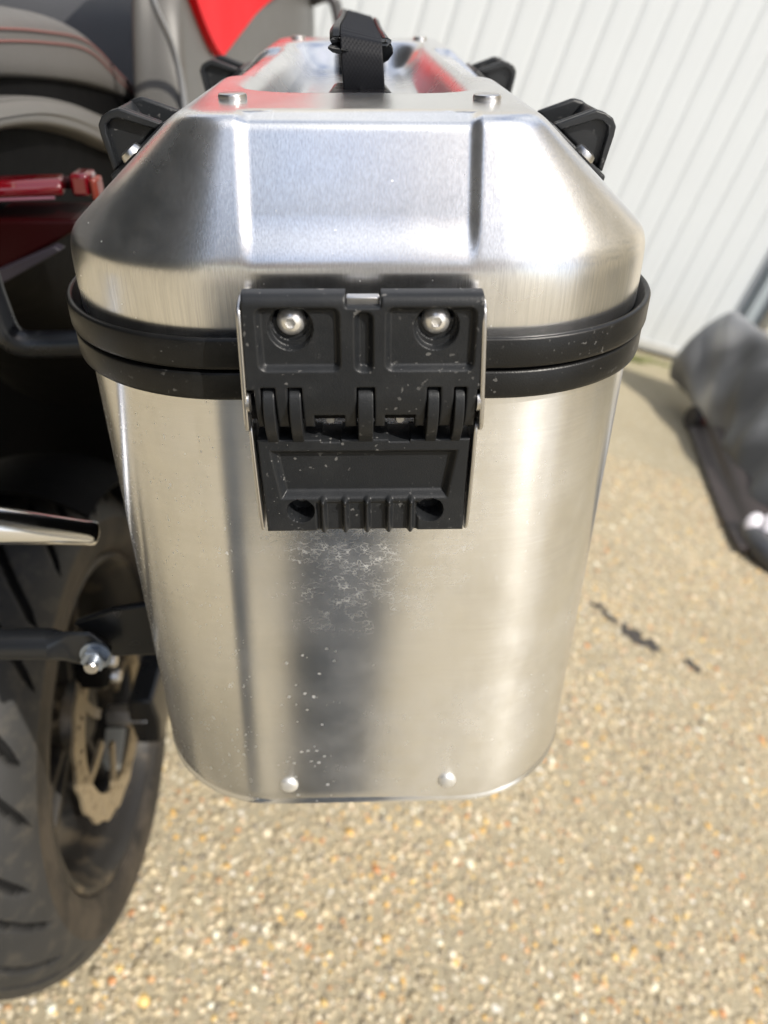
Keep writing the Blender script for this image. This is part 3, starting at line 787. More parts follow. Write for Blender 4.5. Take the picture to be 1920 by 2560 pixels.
    upoly = catmull([(.2758, -.0948), (.2722, -.0985), (.2715, -.112), (.2712, -.130), (.2716, -.1410), (.2748, -.1462), (.2800, -.1450), (.286, -.136), (.2915, -.116), (.2905, -.0965), (.2830, -.0940)], 4, True)
    plate('side_plate', -.0449, upoly, .0018, .02)
    plate('side_plate', .0467, upoly, .0018, -.045)
    lpoly = catmull([(.2790, -.1445), (.2768, -.1500), (.2762, -.1700), (.2772, -.1900), (.2800, -.1972), (.2860, -.1975), (.2920, -.185), (.2925, -.150), (.2860, -.1435)], 4, True)
    plate('side_plate', -.0442, lpoly, .0015, -.018)
    plate('side_plate', .0452, lpoly, .0015, .012)
    for x in (-.0434, .0450):
        v, f = lathe([(.0001, .0010), (.0035, .0010), (.0043, .0004), (.0043, -.0010), (.0001, -.001)], 24)
        mesh('pin_head', rot_to(v, (1, 0, 0), (x, .2752, -.1332)), f, STEEL, root)
latch()
# mounting plate on the inner side of the case
mesh('mounting_plate', *box(-.1345, -.1283, .385, .74, -.385, -.150), DARK, CASE, bevel=.003)

# ================================================================== MOTORCYCLE
BX = -.400; WX = BX - .012; WY, WZ = .718, -.800
BK = thing('motorcycle', 'red and grey motorcycle leaning on its stand, left of the case', 'motorcycle', (BX, .75, -1.115), BIKE)

def make_wheel():
    n = 1200
    # cross section: s from -1 to 1 across the tread, then sidewalls
    prof = []
    R0, hw = .318, .088
    for t in np.linspace(-1.30, 1.30, 91):
        x = hw * math.sin(min(abs(t), 1.45) * 1.02) / math.sin(1.3 * 1.02) * (1 if t > 0 else -1)
        r = R0 - .052 * (1 - math.cos(t * 1.02)) / (1 - math.cos(1.3 * 1.02)) * 1.1
        prof.append((x, r, t / 1.30))
    side = [(.0870, .256), (.0885, .245), (.0875, .232), (.0840, .221), (.0770, .2155), (.070, .213)]
    prof = [(-x, r, -2) for x, r in side[::-1]] + prof + [(x, r, 2) for x, r in side]
    X = np.array([p[0] for p in prof]); R = np.array([p[1] for p in prof]); S = np.array([p[2] for p in prof])
    th = np.linspace(0, 2 * math.pi, n, endpoint=False)
    TH, SS = np.meshgrid(th, S, indexing='ij'); g = np.zeros_like(TH)
    pitch = 2 * math.pi / 13
    for sgn in (1, -1):
        u = SS * sgn
        for k, (off, a, b, c1, c2, wd) in enumerate(((.0, -.05, .80, -.62, .16, .0072), (.52, .22, .90, -.50, .05, .0062))):
            curve = pitch * off + c1 * u + c2 * u * u * u + (.25 * pitch if sgn < 0 else 0)
            d = ((TH - curve + pitch / 2) % pitch) - pitch / 2
            dist = np.abs(d) * .31 / math.sqrt(1 + (c1 * .6) ** 2)
            w = wd * sstep(a - .02, a + .15, u) * (1 - sstep(b - .12, b + .02, u)) + 1e-6
            g = np.maximum(g, (1 - sstep(w * .72, w * 1.25, dist)) * (u > a - .02) * (u < b + .02))
    g[:, np.abs(S) > 1.5] = 0
    g = np.where(g > .02, g, 0)
    RR = R[None, :] - .0075 * g
    V = np.stack([np.broadcast_to(X[None, :] + WX, RR.shape), WY + RR * np.sin(TH), WZ + RR * np.cos(TH)], 2).reshape(-1, 3)
    # rim is the wheel's own mesh
    rp = [(.070, .212), (.078, .214), (.080, .208), (.076, .203), (.062, .200), (.050, .192), (.030, .186), (0, .184), (-.030, .186), (-.050, .192), (-.062, .200), (-.076, .203), (-.080, .208), (-.078, .214), (-.070, .212), (0, .196)]
    m = 120; a = np.linspace(0, 2 * math.pi, m, endpoint=False)
    V2 = np.array([(x + WX, WY + r * math.sin(t), WZ + r * math.cos(t)) for t in a for x, r in rp])
    wheel = mesh('rear_wheel', V2, grid_faces(m, len(rp), True, True), WHEEL_BLACK, BK, sharp=40)
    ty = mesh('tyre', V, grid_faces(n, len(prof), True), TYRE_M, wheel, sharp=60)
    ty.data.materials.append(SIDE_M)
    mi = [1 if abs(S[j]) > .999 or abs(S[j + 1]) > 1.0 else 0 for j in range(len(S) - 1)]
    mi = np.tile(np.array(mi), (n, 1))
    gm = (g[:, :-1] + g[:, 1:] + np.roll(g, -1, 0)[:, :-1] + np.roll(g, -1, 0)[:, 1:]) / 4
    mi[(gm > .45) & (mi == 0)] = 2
    ty.data.materials.append(pbr('black groove rubber with shade', (.006, .006, .006), .7, 0, .15))  # black rubber on the groove floors, also standing in for shade in them
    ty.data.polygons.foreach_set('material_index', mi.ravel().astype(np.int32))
    # hub and five twin spokes
    v, f = lathe([(.0001, -.055), (.045, -.055), (.050, -.045), (.050, .030), (.036, .048), (.020, .052), (.0001, .052)], 40)
    mesh('hub', rot_to(v, (1, 0, 0), (WX, WY, WZ)), f, WHEEL_BLACK, wheel)
    for k in range(10):
        a0 = 2 * math.pi * (k // 2) / 5 + .55; a1 = a0 + (.16 if k % 2 else -.16); a00 = a0 + (.20 if k % 2 else -.20)
        p0 = (WX + .016, WY + .045 * math.sin(a00), WZ + .045 * math.cos(a00)); p2 = (WX + .012, WY + .192 * math.sin(a1), WZ + .192 * math.cos(a1))
        p1 = [(p0[i] + p2[i]) / 2 for i in range(3)]
        mesh('spoke', *sweep(catmull([p0, p1, p2], 5), [(-.007, -.014), (.007, -.014), (.009, .0), (.005, .014), (-.005, .014), (-.009, .0)], up=(1, 0, 0)), WHEEL_BLACK, wheel, sharp=50)
    # brake disc: slotted, drilled ring
    xd = WX + .078
    N_ = 144; V = []; F = []
    ri, ro = .098, .132
    rows = 9
    for j in range(rows):
        for k in range(N_):
            t = 2 * math.pi * k / N_; r = ri + (ro - ri) * j / (rows - 1)
            if j == rows - 1: r += .0022 * math.cos(t * 18)
            V.append((xd, WY + r * math.sin(t), WZ + r * math.cos(t)))
    nV = len(V); V += [(x - .0045, y, z) for x, y, z in V]
    keep = set()
    for j in range(rows - 1):
        for k in range(N_):
            hole = (j in (2, 3, 4, 5)) and ((k + 2 * (j // 2)) % 8 == 0) or (j in (4,) and (k % 8 == 4))
            if not hole: keep.add((j, k))
    for (j, k) in keep:
        a, b = j * N_ + k, j * N_ + (k + 1) % N_; c, d = (j + 1) * N_ + (k + 1) % N_, (j + 1) * N_ + k
        F += [(a, d, c, b), (a + nV, b + nV, c + nV, d + nV)]
        for (dj, dk, e) in ((-1, 0, (a, b)), (1, 0, (c, d)), (0, -1, (d, a)), (0, 1, (b, c))):
            if (j + dj, (k + dk) % N_) not in keep: F.append((e[0], e[1], e[1] + nV, e[0] + nV))
    disc = mesh('brake_disc', V, F, DISC_M, wheel, smooth=False)
    for k in range(6):
        a = 2 * math.pi * k / 6 + .35
        pts = [(xd - .004, WY + r * math.sin(a + o), WZ + r * math.cos(a + o)) for r, o in ((.040, 0), (.07, .03), (.102, .10))]
        mesh('disc_arm', *sweep(catmull(pts, 4), [(-.006, -.002), (.006, -.002), (.006, .003), (-.006, .003)], up=(1, 0, 0)), DISC_M, wheel, smooth=False)
    # balance weight strip stuck on the inside of the rim
    V = []; 
    for t in np.linspace(2.52, 2.86, 10):
        for x in (.016, .044):
            for r in (.1838, .1796): V.append((WX + x, WY + r * math.sin(t), WZ + r * math.cos(t)))
    F = []
    for i in range(9):
        a = i * 4
        F += [(a, a + 1, a + 5, a + 4), (a + 1, a + 3, a + 7, a + 5), (a + 3, a + 2, a + 6, a + 7), (a + 2, a, a + 4, a + 6)]
    F += [(0, 2, 3, 1), (36, 37, 39, 38)]
    mesh('balance_weight', V, F, pbr('dull alloy strip', (.55, .55, .50), .5, .4), wheel, smooth=False)
    # axle nut
    v, f = lathe([(.0001, .014), (.012, .014), (.014, .010), (.014, -.04)], 6)
    mesh('axle_nut', rot_to(v, (1, 0, 0), (WX + .115, WY, WZ)), f, STEEL, wheel, smooth=False)
make_wheel()

# swingarm, caliper, hanger
mesh('swingarm', *sweep(catmull([(BX + .112, .705, -.800), (BX + .112, .80, -.795), (BX + .105, 1.0, -.775), (BX + .09, 1.30, -.74)], 6), [(-.016, -.045), (.016, -.045), (.020, 0), (.016, .040), (-.016, .040), (-.020, 0)]), POWDER, BK, bevel=.004)
cal = mesh('brake_caliper', *box(BX + .060, BX + .098, .66, .74, -.695, -.655), DARK, BK, bevel=.008)
for z in (-.69, -.665):
    v, f = lathe([(.0001, .008), (.007, .008), (.0085, .004), (.0085, -.004)], 12)
    mesh('caliper_bolt', rot_to(v, (1, 0, 0), (BX + .099, .68, z)), f, STEEL, cal)
# hugger over the tyre, tail, inner structure (dark)
def arc_shell(nm, r, x0, x1, a0, a1, mat, th=.004, drop=.02, par=BK):
    V = []; na, nx = 26, 13
    for k in range(na):
        a = a0 + (a1 - a0) * k / (na - 1)
        for j in range(nx):
            q = -1 + 2 * j / (nx - 1); rr = r - drop * abs(q) ** 2.4
            V.append(((x0 + x1) / 2 + q * (x1 - x0) / 2, WY + rr * math.sin(a), WZ + rr * math.cos(a)))
    nV = len(V); V2 = []
    for k in range(na):
        a = a0 + (a1 - a0) * k / (na - 1)
        for j in range(nx):
            q = -1 + 2 * j / (nx - 1); rr = r - th - drop * abs(q) ** 2.4
            V2.append(((x0 + x1) / 2 + q * (x1 - x0) / 2 * .97, WY + rr * math.sin(a), WZ + rr * math.cos(a)))
    F = grid_faces(na, nx) + [q[::-1] for q in grid_faces(na, nx, off=nV)]
    for k in range(na - 1):
        for j in (0, nx - 1): F.append((k * nx + j, (k + 1) * nx + j, nV + (k + 1) * nx + j, nV + k * nx + j))
    for j in range(nx - 1):
        for k in (0, na - 1): F.append((k * nx + j, k * nx + j + 1, nV + k * nx + j + 1, nV + k * nx + j))
    return mesh(nm, V + V2, F, mat, par, sharp=50)
arc_shell('mudguard', .345, BX - .098, BX + .098, .02, 1.0, DARK, drop=.035)
mesh('number_plate_bracket', *sweep(catmull([(BX + .02, .62, -.26), (BX + .02, .55, -.36), (BX + .015, .50, -.46)], 6), [(-.055, -.006), (.055, -.006), (.055, .006), (-.055, .006)], up=(0, 1, .2)), DARK, BK, bevel=.002)

def loft_sections(secs, mat, nm, par=BK, res=8, bev=0, sharp=45):
    """secs: list of (y, [(x,z)...]) with equal counts, interpolated along y"""
    ys = [s[0] for s in secs]; P = np.array([np.c_[np.array(s[1])[:, 0], np.full(len(s[1]), s[0]), np.array(s[1])[:, 1]] for s in secs])
    C = np.stack([catmull(P[:, j], res) for j in range(P.shape[1])], 1)      # along y
    out = []
    for row in C: out.append(catmull(row, 5, closed=True))
    G = np.array(out); n, m = G.shape[:2]
    F = grid_faces(n, m, False, True) + [tuple(range(m)), tuple(range((n - 1) * m, n * m))[::-1]]
    return mesh(nm, G.reshape(-1, 3), F, mat, par, sharp=sharp)
def sym(prof):   # profile on the right side, dx from BX and z, top to bottom -> closed ring
    return [(BX + x, z) for x, z in prof] + [(BX - x, z) for x, z in prof[::-1]]
# pillion seat: sits behind, falls towards the rider's seat at the front
def seat_sec(zt, zb, dx=.135):
    h = zt - zb
    return sym([(.05, zt + .006), (dx - .035, zt + .004), (dx - .012, zt - .003), (dx - .002, zt - .012), (dx, zt - .5 * h), (dx - .001, zb + .006), (dx - .010, zb), (.08, zb)])
loft_sections([(y, seat_sec(a, b)) for y, a, b in ((.50, -.010, -.047), (.65, -.013, -.057), (.78, -.020, -.070), (.90, -.034, -.086), (1.0, -.070, -.106), (1.12, -.114, -.140), (1.20, -.15, -.17))], SEAT_GREY, 'pillion_seat')
ps = bpy.data.objects['pillion_seat']
def stitches(path, nm, par, mat=STITCH, L=.0055, gap=.0025, r=.0009):
    path = np.asarray(path, float); d = np.r_[0, np.cumsum(np.linalg.norm(np.diff(path, axis=0), axis=1))]
    parts = []; s = 0
    while s + L < d[-1]:
        a = np.array([np.interp(s, d, path[:, k]) for k in range(3)]); b = np.array([np.interp(s + L, d, path[:, k]) for k in range(3)])
        parts.append(sweep([a, (a + b) / 2 + (0, 0, .0006), b], circ(r, 5))); s += L + gap
    return mesh(nm, *join(*parts), mat, par, kind='stuff')
def on_seat(pts): return catmull(pts, 14)
def seat_line(dz, o):
    return on_seat([(BX + .135 + o, y, a - dz) for y, a in ((.52, -.011), (.65, -.0125), (.78, -.020), (.90, -.034), (1.0, -.070), (1.12, -.114))])
stitches(seat_line(.0150, .0012), 'seat_stitching', ps)
stitches(seat_line(.0230, .0012), 'seat_stitching', ps)
# rider seat
def rider_sec(zt, dx, w):
    return sym([(.02, zt), (w, zt - .004), (w + .02, zt - .016), (dx - .004, -.14 + .35 * (zt + .14)), (dx, -.15), (dx - .01, -.20), (.08, -.20)])
loft_sections([(y, rider_sec(a, dx, w)) for y, a, dx, w in ((1.075, -.135, .150, .10), (1.11, -.115, .158, .105), (1.15, -.065, .162, .11), (1.21, -.020, .163, .10), (1.32, .015, .163, .08), (1.5, .03, .15, .07), (1.6, .02, .12, .05))], SEAT_DARK, 'rider_seat')
rs = bpy.data.objects['rider_seat']
stitches(catmull([(BX + .154, 1.105, -.125), (BX + .146, 1.14, -.085), (BX + .138, 1.20, -.035), (BX + .115, 1.30, .004)], 14), 'seat_stitching', rs)
stitches(catmull([(BX + .160, 1.110, -.135), (BX + .153, 1.145, -.097), (BX + .146, 1.205, -.049), (BX + .125, 1.31, -.008)], 14), 'seat_stitching', rs)
# tail cowl under the seat
def cowl_sec(zt, zb, dx=.148):
    return sym([(.06, zt), (dx - .012, zt), (dx - .003, zt - .004), (dx, zt - .012), (dx - .001, zb + .010), (dx - .010, zb), (.07, zb)])
loft_sections([(y, cowl_sec(a, b)) for y, a, b in ((.46, -.062, -.082), (.65, -.0695, -.091), (.77, -.085, -.110), (.90, -.116, -.146), (1.1, -.165, -.205), (1.3, -.21, -.26))], GREY_PLASTIC, 'tail_cowl')
loft_sections([(.50, sym([(.04, -.05), (.09, -.05), (.118, -.055), (.118, -.14), (.07, -.17)])),
               (.75, sym([(.05, -.06), (.10, -.065), (.126, -.07), (.126, -.20), (.08, -.27)])),
               (1.0, sym([(.05, -.10), (.12, -.10), (.130, -.12), (.14, -.30), (.09, -.45)])),
               (1.4, sym([(.05, -.2), (.14, -.20), (.17, -.25), (.18, -.50), (.10, -.85)]))], DARK, 'sub_frame')
# tail lamp across the back, indicator
lm = mesh('tail_lamp', *sweep([(BX - .185, .615, -.1235), (BX - .1, .60, -.1235), (BX, .597, -.1235), (BX + .1, .603, -.1235), (BX + .183, .618, -.1235)], [(-.012, -.0055), (.012, -.0055), (.014, 0), (.010, .006), (-.010, .006)]), LENS, BK, bevel=.002, smooth=True)
mesh('lens_highlight', *sweep([(BX - .18, .600, -.1293), (BX, .583, -.1293), (BX + .1, .588, -.1293), (BX + .180, .602, -.1293)], circ(.0013, 8)), pbr('pale lens highlight', (.13, .05, .07), .3), lm)  # pale strip paints a highlight along the lamp's lower edge
ind = mesh('indicator_lamp', *box(BX + .189, BX + .203, .612, .634, -.131, -.115), LENS, BK, bevel=.003)
mesh('indicator_stem', *box(BX + .150, BX + .190, .618, .630, -.127, -.119), RED_DARK, ind, bevel=.003)
mesh('indicator_lens', *box(BX + .2035, BX + .209, .610, .628, -.134, -.118), pbr('amber lens', (.16, .03, .02), .25), ind, bevel=.0024)
def xz(poly, a, b):
    n = len(poly); V = [(p[0], t, p[1]) for t in (a, b) for p in poly]
    return np.array(V), [tuple(range(n)), tuple(range(2 * n - 1, n - 1, -1))] + [(i, n + i, n + (i + 1) % n, (i + 1) % n) for i in range(n)]
mesh('tail_side_panel', *xz([(BX - .10, -.143), (BX + .190, -.1445), (BX + .196, -.149), (BX + .178, -.159), (BX + .128, -.182), (BX + .02, -.205), (BX - .1, -.205)], .602, .66), RED_DARK, BK, bevel=.003)
mesh('rear_light_trim', *xz([(BX + .175, -.1608), (BX + .180, -.1640), (BX + .130, -.1890), (BX + .03, -.2125), (BX + .03, -.2050), (BX + .126, -.1800)], .592, .604), pbr('purple grey trim', (.024, .021, .028), .4, 0, .25), BK, bevel=.0012)
# pannier rack: rounded loop behind, cross bar with flattened end and bolt
rk = mesh('luggage_rack', *sweep(catmull([(BX + .142, .545, -.120), (BX + .142, .545, -.170), (BX + .1435, .545, -.192), (BX + .146, .545, -.208), (BX + .154, .546, -.2165), (BX + .168, .548, -.2185), (BX + .20, .55, -.2185), (BX + .255, .553, -.2185), (BX + .268, .57, -.2185), (BX + .270, .70, -.2185)], 8), circ(.0098, 18)), POWDER, BK)
mesh('side_rail', *sweep(catmull([(BX + .262, .52, -.19), (BX + .262, .60, -.185), (BX + .262, .78, -.185), (BX + .262, .79, -.24), (BX + .262, .79, -.34)], 8), circ(.008, 14)), POWDER, rk)
yb = .395
bar_pts = catmull([(BX + .02, yb, -.3665), (BX + .10, yb, -.368), (BX + .17, yb, -.3695), (BX + .190, yb, -.370)], 6)
mesh('cross_bar', *sweep(bar_pts, circ(.0108, 20)), POWDER, rk)
tab = []
for t in np.linspace(0, 1, 9):
    w = .0108 + .0042 * sstep(0, .7, t); h = .0108 - .0080 * sstep(0, .6, t)
    x = BX + .188 + .030 * t
    for a, b in circ(1, 20): tab.append((x, yb + (h * b) - .004 * sstep(0, .7, t), -.370 + w * a - .001 * t))
for k, rr in ((0, .85), (1, .55), (2, .12)):
    for a, b in circ(1, 20): tab.append((BX + .2215 + .004 * k, yb - .004 + .0028 * b, -.371 + .015 * rr * a))
mesh('flattened_end', tab, grid_faces(12, 20, False, True) + [tuple(range(20))], POWDER, rk, sharp=60)
for nm, prof, pos, seg in (('washer', [(.0001, .002), (.0105, .002), (.0105, 0)], yb - .0070, 24), ('nut', [(.0001, .007), (.0078, .007), (.0084, .006), (.0084, 0)], yb - .0085, 6), ('bolt_end', [(.0001, .006), (.0036, .006), (.0045, .005), (.0045, 0)], yb - .0155, 18)):
    v, f = lathe(prof, seg)
    mesh(nm, rot_to(v, (0, -1, .1), (BX + .2205, pos, -.3735)), f, STEEL if nm == 'bolt_end' else pbr(nm + ' zinc', (.30, .34, .40), .35, .8), rk, smooth=(nm != 'nut'))
mesh('bracket', *prism([(BX + .205, -.357), (BX + .232, -.346), (BX + .2648, -.340), (BX + .2648, -.386), (BX + .225, -.388)], 1, .400, .406), POWDER, rk, bevel=.0015)
mesh('bracket', *prism([(.400, -.350), (.47, -.342), (.47, -.39), (.400, -.388)], 0, BX + .2590, BX + .2640), POWDER, rk, bevel=.0015)
# exhaust tail pipe, polished
v, f = lathe([(.0001, .0), (.0070, .0), (.0083, .0010), (.0088, .004), (.0086, .008), (.0108, .04), (.0128, .07), (.0150, .12), (.017, .20), (.017, .30)], 48)
ax_ = Vector((-.756, -.454, .437)).normalized()
mesh('chrome_lever', rot_to(v, ax_, (-.178, .430, -.304)), f, CHROME, BK, sharp=50)

# tank and fairing: dark grey body with a red V inset
def xs_body(y): return float(np.interp(y, [.85, .95, 1.05, 1.2, 1.5, 1.8, 2.1], [.185, .203, .208, .212, .232, .285, .30]))
def fair_sec(y, top, bot, sd=1):
    w = xs_body(y); P = [(w - .055, top - .012), (w - .030, top), (w - .008, top - .010), (w, top - .035), (w, (top + bot) / 2), (w - .004, bot + .03), (w - .02, bot), (w - .055, bot)]
    P = [(BX + sd * x, z) for x, z in P]
    return P if sd > 0 else P[::-1]
# the back edge of the fairing runs down and forwards, so it starts low
FR = ((.985, -.125, -.20), (1.00, -.07, -.23), (1.03, -.01, -.26), (1.09, .05, -.30), (1.25, .15, -.36), (1.6, .20, -.42), (1.9, .17, -.44), (2.1, .05, -.3))
loft_sections([(y, sym([(.04, t), (.10, t - .01), (.15, t - .06), (.16, t - .14), (.12, t - .22)])) for y, t in ((1.50, .02), (1.62, .11), (1.8, .16), (2.0, .14), (2.1, .08))], DARK_GREY, 'fuel_tank')
tk = bpy.data.objects['fuel_tank']
for sd in (1, -1): loft_sections([(y, fair_sec(y, t, b, sd)) for y, t, b in FR], FAIRING, 'side_fairing')
def red_v(sd):
    n, m = 24, 30; V = []
    for i in range(n):
        t = i / (n - 1); z = -.080 + t * .235
        q = (z + .080) / .150; y0 = max(.985, 1.195 - .25 * q ** .75 - .012 * math.sin(min(q, 1) * 3.14) + .06 * q * q); y1 = 1.200 + min(.80, .98 * q)
        for j in range(m):
            y = y0 + (y1 - y0) * j / (m - 1)
            x = BX + sd * (xs_body(y) + .010)
            V.append((x, y, z))
    nV = len(V); V += [(x - sd * .02, y, z) for x, y, z in V]
    F = [q[::-1] for q in grid_faces(n, m)] + grid_faces(n, m, off=nV)
    for i in range(n - 1):
        for j in (0, m - 1): F.append((i * m + j, (i + 1) * m + j, nV + (i + 1) * m + j, nV + i * m + j))
    for j in range(m - 1):
        for i in (0, n - 1): F.append((i * m + j, i * m + j + 1, nV + i * m + j + 1, nV + i * m + j))
    mesh('tank_panel', V, F, RED, tk, sharp=50)
red_v(1); red_v(-1)
mesh('panel_edge', *sweep(catmull([(BX + .196, .905, .05), (BX + .2005, .915, -.012), (BX + .2045, .962, -.055), (BX + .2050, .985, -.10), (BX + .203, .99, -.16)], 8), circ(.0035, 10)), pbr('pale grey edge', (.24, .25, .27), .3), tk)
mesh('hand_guard', *sweep(catmull([(BX + .30, 2.02, -.030), (BX + .335, 1.95, -.020), (BX + .348, 1.93, -.026), (BX + .356, 1.93, -.045), (BX + .362, 1.93, -.095), (BX + .350, 1.93, -.112), (BX + .30, 1.98, -.115)], 8), circ(.012, 14)), DARK_GREY, BK)
# engine block and front wheel further forward
loft_sections([(1.05, sym([(.05, -.45), (.12, -.46), (.16, -.50), (.16, -.80), (.09, -.90)])), (1.3, sym([(.06, -.42), (.15, -.42), (.20, -.48), (.20, -.82), (.1, -.92)])),
               (1.75, sym([(.06, -.35), (.15, -.36), (.19, -.42), (.17, -.80), (.1, -.90)]))], DARK, 'engine')
t_ = lathe([(.0001 + .24, -.05), (.30, -.055), (.325, 0), (.30, .055), (.24, .05)], 60, cap=False)
mesh('front_tyre', rot_to(t_[0], (1, 0, 0), (BX, 2.30, -.795)), t_[1] , TYRE_M, BK)
for dx in (-.10, .10):
    mesh('fork_leg', *sweep([(BX + dx, 2.29, -.80), (BX + dx, 2.08, -.10)], circ(.027, 16)), DARK, BK)
mesh('handlebar', *sweep(catmull([(BX - .36, 1.78, .06), (BX - .2, 1.95, .05), (BX, 2.0, .03), (BX + .2, 1.95, .05), (BX + .345, 1.80, .06)], 6), circ(.014, 12)), DARK, BK)

# ================================================================== COVERED BULK AT THE RIGHT
def cover():
    m, nt, b = new_mat('grey mottled cover')
    f1 = noise(nt, 2.4, 2, rough=.4)
    c = mixc(nt, ramp(nt, f1, .40, .60), (.050, .052, .056), (.23, .24, .255)); c = mixc(nt, ramp(nt, noise(nt, 2.6, 1), .56, .66), c, (.42, .43, .44))
    nt.links.new(c, b.inputs['Base Color']); b.inputs['Roughness'].default_value = .38
    # sections along y (near to far): outline of the left flank and the top, rising to the right
    secs = [(2.14, [(1.98, .05), (1.93, .10), (1.97, .15), (2.05, .20), (2.2, .24), (2.5, .24), (2.8, .22), (2.9, .05)]),
            (2.40, [(1.905, .05), (1.885, .09), (1.95, .20), (2.05, .30), (2.2, .34), (2.5, .34), (2.8, .30), (2.9, .05)]),
            (2.75, [(1.925, .08), (1.91, .12), (1.955, .26), (2.05, .39), (2.2, .42), (2.5, .42), (2.8, .36), (2.95, .08)]),
            (3.10, [(1.98, .09), (1.96, .13), (1.965, .28), (2.03, .46), (2.18, .47), (2.5, .46), (2.8, .40), (2.95, .09)]),
            (3.42, [(1.90, .12), (1.86, .22), (1.90, .36), (1.975, .525), (2.10, .492), (2.4, .46), (2.7, .40), (2.85, .12)]),
            (3.52, [(1.92, .14), (1.89, .23), (1.93, .35), (1.99, .48), (2.12, .45), (2.4, .42), (2.7, .36), (2.82, .14)])]
    t = thing('covered_scooter', 'low bulky vehicle under a mottled grey cover, by the door', 'covered vehicle', (2.5, 2.9, 0), WORLD)
    P = np.array([[(x, s[0], z) for x, z in s[1]] for s in secs])
    C = np.stack([catmull(P[:, j], 10) for j in range(P.shape[1])], 1); G = np.array([catmull(r, 8) for r in C]); n, mm = G.shape[:2]
    rng = np.random.RandomState(2)
    yy = G[..., 1]; zz = G[..., 2]
    G[..., 0] += .012 * np.sin(yy * 17 + zz * 9) + .008 * np.sin(yy * 31 - zz * 23)
    G[..., 2] += .010 * np.sin(yy * 13 + G[..., 0] * 11)
    F = grid_faces(n, mm) + [tuple(range(mm))[::-1], tuple(range((n - 1) * mm, n * mm))]
    mesh('cover', G.reshape(-1, 3), F, m, t, sharp=70)
    blk = plastic_mat('dark underside', (.02, .017, .018), .45)
    secs2 = [(2.16, [(1.77, .02), (1.76, .05), (1.84, .10), (2.1, .14), (2.3, .02)]), (2.40, [(1.82, .012), (1.815, .05), (1.89, .11), (2.2, .16), (2.5, .012)]),
             (2.80, [(1.905, .012), (1.90, .06), (1.95, .13), (2.3, .18), (2.6, .012)]), (3.22, [(2.00, .012), (1.99, .07), (2.04, .14), (2.4, .2), (2.7, .012)])]
    P = np.array([[(x, s[0], z) for x, z in s[1]] for s in secs2]); C = np.stack([catmull(P[:, j], 8) for j in range(P.shape[1])], 1); G = np.array([catmull(r, 6, closed=True) for r in C]); n, mm = G.shape[:2]
    mesh('lower_body', G.reshape(-1, 3), grid_faces(n, mm, False, True) + [tuple(range(mm))[::-1], tuple(range((n - 1) * mm, n * mm))], pbr('brown black skirt', (.045, .036, .036), .5, var=.3, vscale=9), t, sharp=70)
    v, f = lathe([(.02, -.03), (.046, -.032), (.058, -.018), (.062, 0), (.058, .018), (.046, .032), (.02, .03)], 40)
    w = mesh('wheel', rot_to(v, (1, .1, 0), (1.965, 3.22, .064)), f, blk, t)
    v, f = lathe([(.0001, .018), (.018, .016), (.026, .008), (.028, 0)], 24)
    mesh('reflector', rot_to(v, (-.5, -1, .25), (1.985, 3.165, .085)), f, LENS, t)
    for k, (p, r) in enumerate((((1.80, 2.26, .085), .034), ((1.845, 2.235, .105), .040))):
        v, f = lathe([(.0001, r * .55), (r * .5, r * .48), (r * .85, r * .25), (r, 0), (r * .9, -r * .3), (.0001, -r * .4)], 24)
        mesh('white_pad', rot_to(v * np.array((1, 1.3, 1)), (-.35, -.75, .55), p), f, pbr('white patch', (.72, .70, .75), .5), t)
    v, f = sweep(catmull([(1.83, 2.30, .04), (1.80, 2.18, .05), (1.84, 2.11, .05), (1.94, 2.09, .05), (2.2, 2.10, .05)], 7), circ(.046, 18, .045))
    mesh('front_bumper', v, f, pbr('charcoal bumper', (.045, .048, .055), .35), t)
cover()

